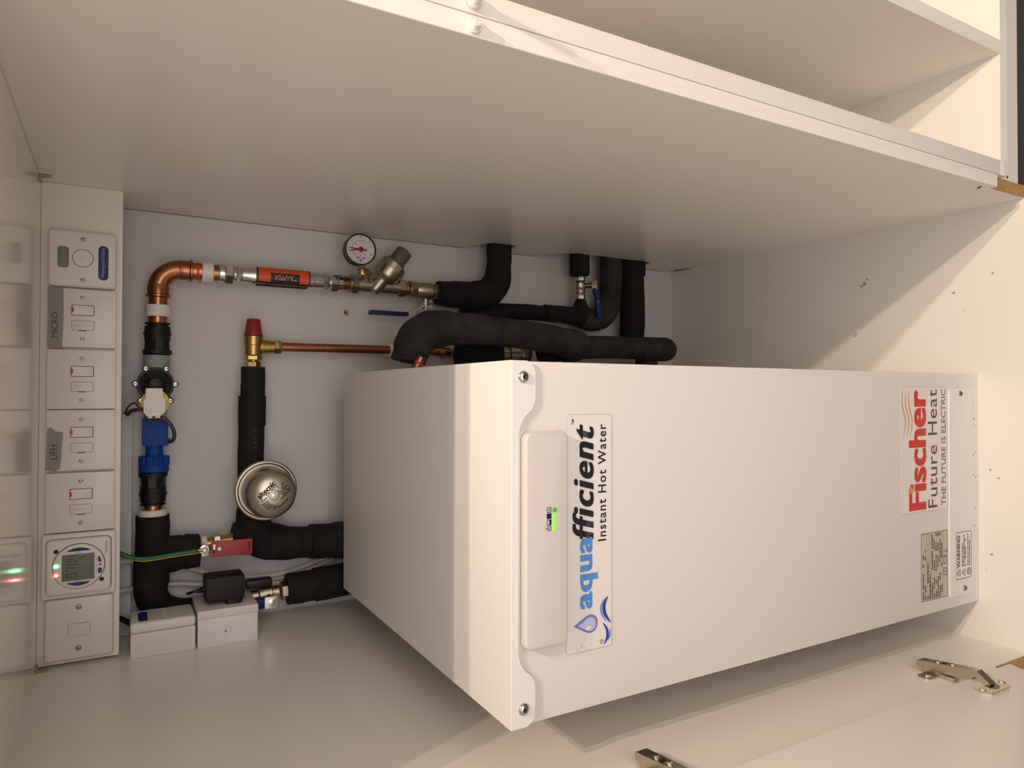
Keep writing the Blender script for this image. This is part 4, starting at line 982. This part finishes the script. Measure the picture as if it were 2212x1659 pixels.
def ydome(r):
    pr = [(0.0125, 0.0647), (0.0195, 0.0635), (0.0265, 0.0610), (0.0325, 0.0570), (0.0370, 0.0510)]
    if r <= pr[0][0]: return 0.5990 - 0.0647 - 0.0006
    for (r0, t0), (r1, t1) in zip(pr, pr[1:]):
        if r <= r1: return 0.5990 - (t0 + (t1 - t0) * (r - r0) / (r1 - r0)) - 0.0006
    return 0.5990 - 0.051
def on_dome(bm, cx, cy):
    for v in bm.verts:
        s, h = v.co.x + cx, v.co.y + cy
        p = vd * s + vu * h
        v.co = V((vx + p.x, ydome(math.hypot(p.x, p.z)), vz + p.z))
    return bm
READ = -vd            # the print reads upward to the right in the photo
def on_dome2(bm, cx, cy):
    rd_ = V((0.68, 0, -0.73)); ud = V((0.73, 0, 0.68))
    for v in bm.verts:
        s, h = v.co.x + cx, v.co.y + cy
        p = rd_ * s + ud * h
        v.co = V((vx + p.x, ydome(math.hypot(p.x, p.z)), vz + p.z))
    return bm
wood_ink = mat('etched_print', (0.022, 0.012, 0.005), 0.8, spec=0.1)
b = bold_bm('altecnic', (0, 0, 0), X, Y, 0.0340, 0.0088, 0.00035, bold=0.012); obj('lettering', on_dome2(b, -0.0190, 0.0098), wood_ink, fd, smooth=False)
def print_rows(rows):
    bm = BM()
    for s0, s1, h in rows:
        s = s0
        while s < s1:
            w = rnd.uniform(0.0015, 0.004)
            if rnd.random() < 0.85:
                flat(bm, [(s, h, 0), (min(s + w, s1), h, 0), (min(s + w, s1), h + 0.0015, 0), (s, h + 0.0015, 0)])
            s += w + 0.0006
    return bm
b = print_rows([(-0.019, 0.014, 0.0075), (-0.020, -0.009, 0.0040), (-0.022, -0.011, -0.0005), (-0.0215, -0.012, -0.0035), (-0.022, -0.012, -0.0065), (-0.0215, -0.011, -0.0095), (-0.021, -0.010, -0.0125), (-0.018, -0.008, -0.0155), (-0.016, -0.006, -0.0185),
                (0.012, 0.0215, 0.0045), (0.008, 0.0245, 0.0015), (0.008, 0.0250, -0.0015), (0.0085, 0.0250, -0.0045), (0.0085, 0.0255, -0.0075), (0.0060, 0.0255, -0.0105), (0.0030, 0.0250, -0.0135), (-0.008, 0.0120, -0.0215)])
obj('small_print', on_dome2(b, 0, 0), wood_ink, fd, smooth=False)
b = BM(); cyl(b, (vx, 0.632, vz), (vx, 0.6430, vz + 0.001), 0.011, seg=20); obj('neck', b, brass, t)

# isolating valve and pipe low on the left
t = thing('lever_ball_valve', (-0.012, 0.64, 0.94), 'small isolating valve with bright metal bracket beside left panel', 'valve', 'lever valves')
b = BM(); lathe(b, (-0.0145, 0.645, 1.0080), (0.08, 0, -1), [(0, 0.012), (0.010, 0.012), (0.012, 0.0155), (0.032, 0.0155), (0.034, 0.0115), (0.044, 0.0115)], 28); obj('body', b, nickel, t)
b = BM(); hexnut(b, (-0.0105, 0.645, 0.9610), (0.05, 0, -1), 0.0150, 0.0160, 0.4); obj('end_nut', b, nickel, t)
b = BM(); cyl(b, (-0.013, 0.640, 0.9830), (-0.019, 0.612, 0.9830), 0.0060, seg=18); obj('stem', b, nickel, t)
b = BM(); front_plate(b, -0.0290, -0.0085, 0.9700, 0.9930, 0.6095, 0.6115, 0.003, 0.0006); lathe(b, (-0.019, 0.6095, 0.9810), (0, -1, 0), [(0, 0.0060), (0.0025, 0.0060), (0.0030, 0.004)], 6); br = obj('lever', b, chrome, t)
b = BM(); box(b, -0.0270, -0.0090, 0.6080, 0.6160, 0.9930, 1.0450, 0.002); obj('grip', b, bluelever2, br)
b = BM(); box(b, 0.0020, 0.0160, 0.632, 0.655, 0.9760, 1.0180, 0.003); obj('black_cap', b, blackp, t)
t = thing('insulated_pipe', (-0.010, 0.645, 0.80), 'black foam pipe beside left panel going down behind the heater', 'insulated pipe', 'black foam pipe covers')
b = BM(); tube(b, [(-0.0095, 0.645, 0.9500), (-0.0085, 0.645, 0.92), (-0.0080, 0.645, 0.895)], [0.0262, 0.0270, 0.0270], 28, 8, 0.03); obj('foam_sleeve', b, foam, t)
b = BM(); tube(b, [(-0.0082, 0.645, 0.9020), (-0.0060, 0.646, 0.86), (-0.003, 0.648, 0.78)], [0.0290, 0.0292, 0.0292], 28, 8, 0.02); obj('foam_sleeve', b, foam, t)

# cables and trunking
b = BM(); box(b, XL + 0.001, 0.2970, 0.690, YB, 1.1868, 1.2450, 0.0012)
obj('cable_trunking', b, trunk_m, label='white square trunking along the back board above the pipes', cat='trunking')
for pts, lab in (([(0.066, 0.655, 1.2300), (0.062, 0.672, 1.2000), (0.059, 0.682, 1.1870), (0.055, 0.694, 1.165), (0.042, 0.697, 1.12), (0.031, 0.697, 1.093), (0.0120, 0.697, 1.034), (0.0050, 0.698, 0.98), (0.0090, 0.702, 0.924), (0.0320, 0.705, 0.843), (0.05, 0.706, 0.79)], 'pale grey cable, uppermost of the three behind the adapter'),
                 ([(0.045, 0.707, 1.130), (0.026, 0.707, 1.086), (0.0055, 0.707, 1.034), (-0.003, 0.707, 0.985), (-0.001, 0.7075, 0.924), (0.021, 0.7075, 0.845), (0.04, 0.70, 0.79)], 'pale grey cable, middle one of the three behind the adapter'),
                 ([(0.0170, 0.655, 1.2300), (0.0160, 0.672, 1.2000), (0.0140, 0.682, 1.1870), (0.012, 0.698, 1.160), (0.010, 0.700, 1.12), (0.0055, 0.698, 1.09), (-0.0035, 0.697, 1.034), (-0.0095, 0.698, 0.97), (-0.0090, 0.698, 0.924), (0.012, 0.697, 0.841), (0.03, 0.695, 0.79)], 'pale grey cable, lowest of the three behind the adapter')):
    b = BM(); tube(b, pts, 0.0043, 14, 8); obj('grey_cable', b, cable_m, label=lab, cat='cable', group='pale grey cables against the back board')

wire('black_lead', [(-0.010, 0.640, 1.2300), (-0.018, 0.655, 1.2130), (-0.028, 0.664, 1.1980), (-0.040, 0.668, 1.1840), (-0.050, 0.668, 1.1740)], 0.0042, blackp, 'thick black lead dropping behind the switches toward left panel', 'cable')
# surface boxes on the left panel
t = thing('alarm_box', (XL, 0.62, 1.10), 'white surface box with blue button on left panel, nearest the switches', 'junction box')
b = BM(); box(b, XL, -0.0270, 0.5750, 0.6450, 1.1010, 1.1890, 0.0015); obj('back_box', b, box_pink, t)
b = BM(); box(b, -0.0272, -0.0110, 0.5745, 0.6455, 1.1005, 1.1895, 0.0065, 4); ft = obj('front_plate', b, box_pale, t)
b = BM(); prism(b, rrect(0.582, 0.628, 1.1660, 1.1785, 0.005), (-0.0108, 0, 0), Y, Z, 0.0008)
obj('blue_button', b, bluebadge, t)
b = BM()
for y0 in (0.590, 0.606, 0.618, 0.634):
    box(b, -0.0112, -0.0107, y0, y0 + 0.005, 1.1400, 1.1450)
obj('moulded_mark', b, mat('embossed', (0.80, 0.78, 0.72), 0.5), ft)
t = thing('socket_box', (XL, 0.62, 1.01), 'white surface socket box on left panel, under the black adapter', 'junction box')
b = BM(); box(b, XL, -0.0190, 0.5720, 0.6600, 1.0100, 1.0980, 0.0012); bb = obj('back_box', b, box_lilac, t)
b = BM(); box(b, -0.0188, -0.0060, 0.5715, 0.6605, 1.0095, 1.0985, 0.0010); obj('front_plate', b, box_pink, t)
b = BM(); flat(b, [(-0.0420 + 0.0020 * math.cos(a) + 0.0012 * math.sin(a), 0.5716, 1.0580 + 0.0012 * math.sin(a)) for a in [2 * PI * k / 10 for k in range(10)]]); obj('scuff', b, ink_soft, bb, smooth=False)
t = thing('power_adapter', (0.01, 0.61, 1.03), 'black plug-in power adapter standing on the socket box', 'power adapter')
b = BM(); box(b, 0.0000, 0.0395, 0.5890, 0.6330, 1.0275, 1.0860, 0.0045, 3); obj('body', b, blackp2, t)
b = BM(); prism(b, rrect(0.5900, 0.6330, 1.0300, 1.0560, 0.006), (-0.0060, 0, 0), Y, Z, 0.0085); obj('plug_face', b, blackp, t)
b = BM(); lathe(b, (0.0190, 0.607, 1.0850), (-0.15, 0, 1), [(0, 0.0055), (0.003, 0.0050), (0.0035, 0.0040), (0.006, 0.0048), (0.0065, 0.0036), (0.009, 0.0044), (0.0095, 0.0032), (0.013, 0.0030)], 18); obj('strain_relief', b, blackp, t)
b = BM(); tube(b, [(0.0170, 0.607, 1.0980), (0.0160, 0.609, 1.104), (0.011, 0.622, 1.108), (0.004, 0.650, 1.106)], 0.0022, 12); obj('lead', b, blackp, t)

# ================================================================== FOAM-COVERED PIPES, RIGHT SIDE
G2 = 'black foam pipe covers'
t = thing('insulated_pipe', (0.56, 0.655, 0.50), 'black foam elbow under the navy lever valve, entering right panel', 'insulated pipe', G2)
b = BM(); tube(b, [(0.5290, 0.657, 0.6620), (0.5290, 0.657, 0.63), (0.5300, 0.657, 0.603)], [0.0235, 0.0262, 0.0262], 28, 6, 0.03); obj('foam_sleeve', b, foam, t)
b = BM(); tube(b, [(0.5290, 0.656, 0.6150), (0.5300, 0.655, 0.580), (0.5400, 0.654, 0.548), (0.5650, 0.654, 0.530), (0.600, 0.655, 0.5255), (0.632, 0.655, 0.5250), (0.665, 0.655, 0.5250)], [0.0270, 0.0285, 0.0300, 0.0280, 0.0258, 0.0255, 0.0255], 30, 8, 0.035); obj('foam_elbow', b, foam, t)

t = thing('insulated_pipe', (0.52, 0.66, 0.2), 'thin black foam pipe behind the big one, curving into right panel', 'insulated pipe', G2)
b = BM(); tube(b, [(0.4880, 0.688, 0.5900), (0.4960, 0.688, 0.565), (0.5040, 0.686, 0.530), (0.5060, 0.675, 0.46), (0.5050, 0.666, 0.405)], [0.019, 0.0185, 0.0175, 0.0168, 0.0165], 26, 8, 0.02); obj('foam_sleeve', b, foam, t)
b = BM(); tube(b, [(0.5050, 0.661, 0.4110), (0.5050, 0.660, 0.370), (0.5030, 0.659, 0.335), (0.5000, 0.657, 0.305)], [0.0180, 0.0180, 0.0205, 0.0250], 26, 8, 0.03)
tube(b, [(0.5020, 0.657, 0.3170), (0.520, 0.656, 0.3185), (0.5380, 0.655, 0.3200)], [0.0250, 0.0175, 0.0120], 26, 8, 0.03); obj('foam_tee', b, foam, t)
b = BM(); tube(b, [(0.5010, 0.657, 0.3150), (0.4960, 0.656, 0.290), (0.5030, 0.655, 0.263), (0.5280, 0.655, 0.243), (0.570, 0.655, 0.236), (0.665, 0.655, 0.234)], [0.0240, 0.0250, 0.0262, 0.0260, 0.0250, 0.0245], 28, 8, 0.02); obj('foam_bend', b, foam_dusty, t)

t = thing('lever_ball_valve', (0.565, 0.655, 0.30), 'small old ball valve with short blue lever near right panel', 'valve', 'lever valves')
b = BM(); hexnut(b, (0.5390, 0.655, 0.3210), X, 0.0140, 0.0115, 0.2); obj('end_nut', b, nickel, t)
b = BM(); lathe(b, (0.5520, 0.655, 0.3210), X, [(0, 0.009), (0.002, 0.0115), (0.010, 0.0120), (0.012, 0.0108), (0.014, 0.0120), (0.024, 0.0115), (0.027, 0.009)], 24); cyl(b, (0.5700, 0.650, 0.3150), (0.5700, 0.632, 0.3000), 0.0060, seg=16); obj('body', b, nickel, t)
b = BM(); hexnut(b, (0.5800, 0.655, 0.3210), X, 0.0130, 0.0115, 0.2); obj('end_nut', b, nickel, t)
b = BM(); front_plate(b, 0.5600, 0.5820, 0.2935, 0.3055, 0.6290, 0.6310, 0.004, 0.0006); lv2 = obj('lever', b, mat('white_zinc', (0.62, 0.60, 0.56), 0.3, 0.8), t)
b = BM(); lathe(b, (0.5755, 0.6290, 0.2995), (0, -1, 0), [(0, 0.0055), (0.0030, 0.0052), (0.0034, 0.003)], 18); obj('lever_nut', b, brass, lv2)
b = BM(); prism(b, [(0.5640, 0.3040), (0.5580, 0.2945), (0.5450, 0.2890), (0.5000, 0.2840), (0.4965, 0.2870), (0.4965, 0.2945), (0.5000, 0.2970), (0.5450, 0.3005), (0.5560, 0.3060)], (0, 0.6300, 0), X, Z, 0.006); gp = obj('grip', b, bluelever2, lv2, smooth=False)
b = text_bm('K', (0.5310, 0.6235, 0.2905), X, Z, 0.006, 0.0060); obj('pale_mark', b, mat('pale_mark', (0.22, 0.26, 0.42), 0.5), lv2, smooth=False)
b = BM(); tube(b, [(0.5920, 0.655, 0.3215), (0.605, 0.655, 0.3220), (0.665, 0.655, 0.3225)], [0.0200, 0.0222, 0.0215], 26, 6, 0.02)
obj('insulated_pipe', b, foam, label='short black foam sleeve from small blue-lever valve into right panel', cat='insulated pipe', group=G2)

t = thing('insulated_pipe', (0.55, 0.655, 0.14), 'straight thick black foam pipe entering right panel lowest of all', 'insulated pipe', G2)
b = BM(); tube(b, [(0.4560, 0.662, 0.1700), (0.50, 0.655, 0.1730), (0.615, 0.655, 0.1750)], [0.0280, 0.0290, 0.0285], 28, 6, 0.02); obj('foam_sleeve', b, foam, t)
b = BM(); tube(b, [(0.6050, 0.655, 0.1745), (0.665, 0.655, 0.1745)], [0.0310, 0.0310], 28, 6, 0.03); obj('foam_sleeve', b, foam, t)

t = thing('insulated_pipe', (0.43, 0.58, 0.11), 'lower upright black foam pipe with rounded bend near the floor', 'insulated pipe', G2)
b = BM(); tube(b, [(0.4160, 0.597, 0.4600), (0.4260, 0.590, 0.40), (0.4310, 0.585, 0.30), (0.4310, 0.582, 0.200)], [0.0250, 0.0245, 0.0240, 0.0240], 30, 8, 0.01); obj('foam_sleeve', b, foam_dusty, t)
b = BM(); tube(b, [(0.4310, 0.582, 0.2150), (0.4310, 0.582, 0.170), (0.4315, 0.588, 0.138), (0.4335, 0.604, 0.124), (0.4360, 0.634, 0.124)], [0.0255, 0.0262, 0.0270, 0.0270, 0.0262], 30, 8, 0.02, dome=False)
tube(b, [(0.4240, 0.600, 0.178), (0.395, 0.602, 0.176), (0.350, 0.602, 0.176)], [0.0250, 0.0250, 0.0250], 26, 6, 0.02); obj('foam_elbow', b, foam_dusty, t)
t = thing('insulated_pipe', (0.405, 0.61, 0.45), 'black foam end and brass union hidden beneath the big foam elbow', 'insulated pipe', G2)
b = BM(); tube(b, [(0.4020, 0.615, 0.6350), (0.4060, 0.614, 0.59), (0.4090, 0.612, 0.548)], [0.0280, 0.0285, 0.0255], 28, 6, 0.03); obj('foam_sleeve', b, foam, t)
b = BM(); lathe(b, (0.4095, 0.610, 0.5480), (0.04, -0.05, -1), [(0, 0.016), (0.016, 0.016), (0.018, 0.0205), (0.036, 0.0205), (0.038, 0.016), (0.060, 0.016)], 28); hexnut(b, (0.4115, 0.606, 0.5060), (0.04, -0.05, -1), 0.022, 0.0205, 0.4); obj('brass_union', b, nickel, t)

t = thing('insulated_pipe', (0.43, 0.50, 0.40), 'thick dusty black foam elbow rising beside the white heater', 'insulated pipe', G2)
b = BM(); tube(b, [(0.3850, 0.500, 0.7830), (0.4000, 0.500, 0.7800), (0.4140, 0.500, 0.7740)], [0.0290, 0.0295, 0.0290], 28, 8, 0.05); obj('foam_sleeve', b, foam_dusty, t)
b = BM(); tube(b, [(0.4020, 0.500, 0.7790), (0.4240, 0.500, 0.7690), (0.4390, 0.500, 0.7480), (0.4440, 0.500, 0.7200), (0.4440, 0.500, 0.6920)], [0.0310, 0.0325, 0.0340, 0.0315, 0.0275], 30, 8, 0.04); obj('foam_elbow', b, foam_dusty, t)
b = BM(); tube(b, [(0.4450, 0.500, 0.7150), (0.4455, 0.500, 0.66), (0.4420, 0.500, 0.58), (0.4360, 0.500, 0.51), (0.4300, 0.502, 0.4600)], [0.0285, 0.0270, 0.0265, 0.0265, 0.0265], 30, 8, 0.02); obj('foam_sleeve', b, foam_dusty, t)
b = BM(); tube(b, [(0.4305, 0.502, 0.4700), (0.4285, 0.504, 0.447), (0.4260, 0.516, 0.429), (0.4240, 0.535, 0.424), (0.4220, 0.558, 0.426)], [0.0270, 0.0285, 0.0298, 0.0298, 0.0280], 30, 8, 0.015); obj('foam_elbow', b, foam_dusty, t)
b = BM(); prism(b, [(0, 0.0015), (0.012, 0.0035), (0.024, -0.001), (0.014, -0.0035)], (0, 0, 0), X, Z, 0.0004)
for v in b.verts: v.co = V((0.4310 - v.co.z * 1.2, 0.4755 + v.co.y, 0.7080 - v.co.x))
obj('foam_split', b, dark, t, smooth=False)
b = BM(); tube(b, [(0.3685, 0.478, 0.7822), (0.3760, 0.474, 0.7790), (0.3920, 0.471, 0.7720)], 0.0075, 20); cp = obj('copper_tail', b, copper, t)
b = BM(); cyl(b, (0.3800, 0.4725, 0.7772), (0.3835, 0.4719, 0.7757), 0.0079, seg=20); obj('red_mark', b, redprint, cp)

# ================================================================== HINGES on the left panel
def hinge(zc, label):
    t = thing('cabinet_hinge', (XL, -0.06, zc - 0.01), label, 'hinge', 'concealed hinges on the left panel')
    x0, x1, y0, y1 = -0.0470, -0.0370, -0.024, -0.100     # arm top, back to front
    w = 0.0075
    b = BM()
    def arm(pts, zz0, zz1):
        prism(b, pts, (0, 0, zz0), X, Y, zz1 - zz0)
    top = [(x0, y0), (x0 - 0.0015, y0 + 0.003), (x0 - 0.009, y0 + 0.002), (x0 - 0.012, y0 - 0.010), (x0 - 0.012, y0 - 0.024), (x0 - 0.009, y0 - 0.030), (x1 - 0.014, y1 + 0.010), (x1 - 0.006, y1 - 0.002), (x1, y1)]
    arm(top, zc - w, zc + w)
    a = obj('arm', b, hinge_m, t, ang=20)
    b = BM(); front = [(x1 + 0.0002, y1 + 0.004), (x1 + 0.0002, y1 - 0.001), (-0.0490, -0.1180), (-0.0530, -0.1140), (x1 - 0.007, y1 - 0.0005)]
    prism(b, front, (0, 0, zc - w * 0.85), X, Y, w * 1.7); obj('link', b, hinge_m, t, ang=20)
    f = lambda u: x0 + (x1 - x0) * u; g = lambda u: y0 + (y1 - y0) * u
    for u, r in ((0.30, 0.0034), (0.56, 0.0036)):
        b = BM(); lathe(b, (f(u), g(u), zc), (1, 0.13, 0), [(-0.001, r), (0.0012, r), (0.0018, r * 0.7), (0.0019, 0.0004)], 18); s = obj('adjusting_screw', b, hinge_m, a)
        b = BM(); p = V((f(u) + 0.0021, g(u), zc)); 
        for dy, dz in ((0.002, 0.0004), (0.0004, 0.002)): flat(b, [(p.x, p.y - dy, p.z - dz), (p.x, p.y + dy, p.z - dz), (p.x, p.y + dy, p.z + dz), (p.x, p.y - dy, p.z + dz)])
        obj('cross_slot', b, dark, s, smooth=False)
    b = BM(); flat(b, [(f(u) + 0.0003, g(u), zc + s * 0.0042) for u, s in ((0.385, -1), (0.475, -1), (0.475, 1), (0.385, 1))]); obj('arm_window', b, dark, a, smooth=False)
    b = BM()
    for k in range(4):
        u = 0.04 + 0.03 * k; flat(b, [(f(q) + 0.0003, g(q), zc + s * 0.005) for q, s in ((u, -1), (u + 0.01, -1), (u + 0.01, 1), (u, 1))])
    obj('stamped_ridges', b, mat('stamped', (0.40, 0.35, 0.28), 0.3, 1.0), a, smooth=False)
    b = BM()     # wing plate fixed to the panel
    prism(b, rrect(-0.052, -0.034, zc - 0.030, zc + 0.030, 0.006), (XL + 0.0002, 0, 0), Y, Z, 0.0022); box(b, XL + 0.0005, -0.0570, -0.072, -0.028, zc - 0.006, zc + 0.006, 0.0008)
    mp = obj('mounting_plate', b, hinge_m, t)
    for s in (-1, 1):
        b = BM(); lathe(b, (XL + 0.0022, -0.043, zc + s * 0.0190), (1, 0, 0), [(0, 0.0050), (0.0012, 0.0046), (0.0018, 0.0022)], 20); obj('plate_screw', b, hinge_m, mp)
    # cup flange on the door face
    Rd = Matrix.Rotation(math.radians(-8), 3, 'Z')
    def dp(bm):
        for v in bm.verts: v.co = Rd @ v.co + V((-0.0500, -0.0920, zc))
        return bm
    b = BM(); pts = [(-0.017, -0.031), (-0.017, 0.031), (-0.027, 0.031), (-0.035, 0.022), (-0.036, -0.022), (-0.027, -0.031)]
    prism(b, pts, (0.0001, 0, 0), Y, Z, 0.0018); cf = obj('cup_flange', dp(b), hinge_m, t, ang=20)
    b = BM(); pts = [(-0.0205 - 0.012 * math.sin(PI * k / 12), 0.0125 * math.cos(PI * k / 12)) for k in range(13)]
    prism(b, pts, (0.0020, 0, 0), Y, Z, 0.0002); obj('cup_recess', dp(b), mat('cup_shadow', (0.18, 0.155, 0.12), 0.35, 1.0), cf, ang=20)
    for s in (-1, 1):
        b = BM(); lathe(b, (0.0018, -0.0250, s * 0.0240), (1, 0, 0), [(0, 0.0042), (0.0010, 0.0038), (0.0014, 0.002)], 18); obj('flange_screw', dp(b), hinge_m, cf)
hinge(0.205, 'nickel cabinet hinge on left panel near the floor')
hinge(0.722, 'nickel cabinet hinge on left panel level with heater top, cropped by frame')

# ================================================================== LIGHT
def spot(name, loc, energy, col, r, size):
    d = bpy.data.lights.new(name, 'SPOT'); d.energy = energy; d.color = col; d.shadow_soft_size = r
    d.spot_size = math.radians(size); d.spot_blend = 1.0
    o = bpy.data.objects.new(name, d); o.location = loc; o.rotation_euler = (math.radians(DTX), math.radians(DTY), 0); C.objects.link(o); return o
DTX, DTY = 4.0, 0.0
WARM = (1.0, 0.80, 0.585)
spot('ceiling_spot', (0.985, -0.612, 2.70), 86, WARM, 0.013, 95)
spot('ceiling_spot', (1.045, -0.485, 2.70), 86, WARM, 0.013, 95)
# added soft fill for the open cupboard, standing in for room bounce
d = bpy.data.lights.new('room_fill', 'AREA'); d.energy = 84; d.color = (1.0, 0.93, 0.875); d.shape = 'RECTANGLE'; d.size = 5.4; d.size_y = 2.0
o = bpy.data.objects.new('room_fill', d); o.location = (0.25, -2.9, 1.58); o.rotation_euler = (math.radians(90), 0, 0); C.objects.link(o)
w = bpy.data.worlds.new('World'); bpy.context.scene.world = w; w.use_nodes = True
w.node_tree.nodes['Background'].inputs['Color'].default_value = (0.9, 0.85, 0.8, 1); w.node_tree.nodes['Background'].inputs['Strength'].default_value = 0.05

# ================================================================== CAMERA
cam = bpy.data.cameras.new('camera'); co = bpy.data.objects.new('camera', cam); C.objects.link(co)
cam.sensor_fit = 'HORIZONTAL'; cam.sensor_width = 36.0; cam.lens = 1498.12134 * 36.0 / 2212.0; cam.clip_start = 0.01
rx, ry, rz = V((0.00201853, -0.49636069, -0.86811404)), V((0.99991459, -0.01020779, 0.00816148)), V((0.01291256, 0.86805637, -0.4962977))
co.matrix_world = Matrix(((rx.x, ry.x, -rz.x, 0.33284611), (rx.y, ry.y, -rz.y, -0.60020406), (rx.z, ry.z, -rz.z, 1.21137435), (0, 0, 0, 1)))
S = bpy.context.scene; S.camera = co
S.view_settings.view_transform = 'Standard'; S.view_settings.look = 'None'; S.view_settings.gamma = 1.0; S.view_settings.use_curve_mapping = False
S.view_settings.exposure = 0.0
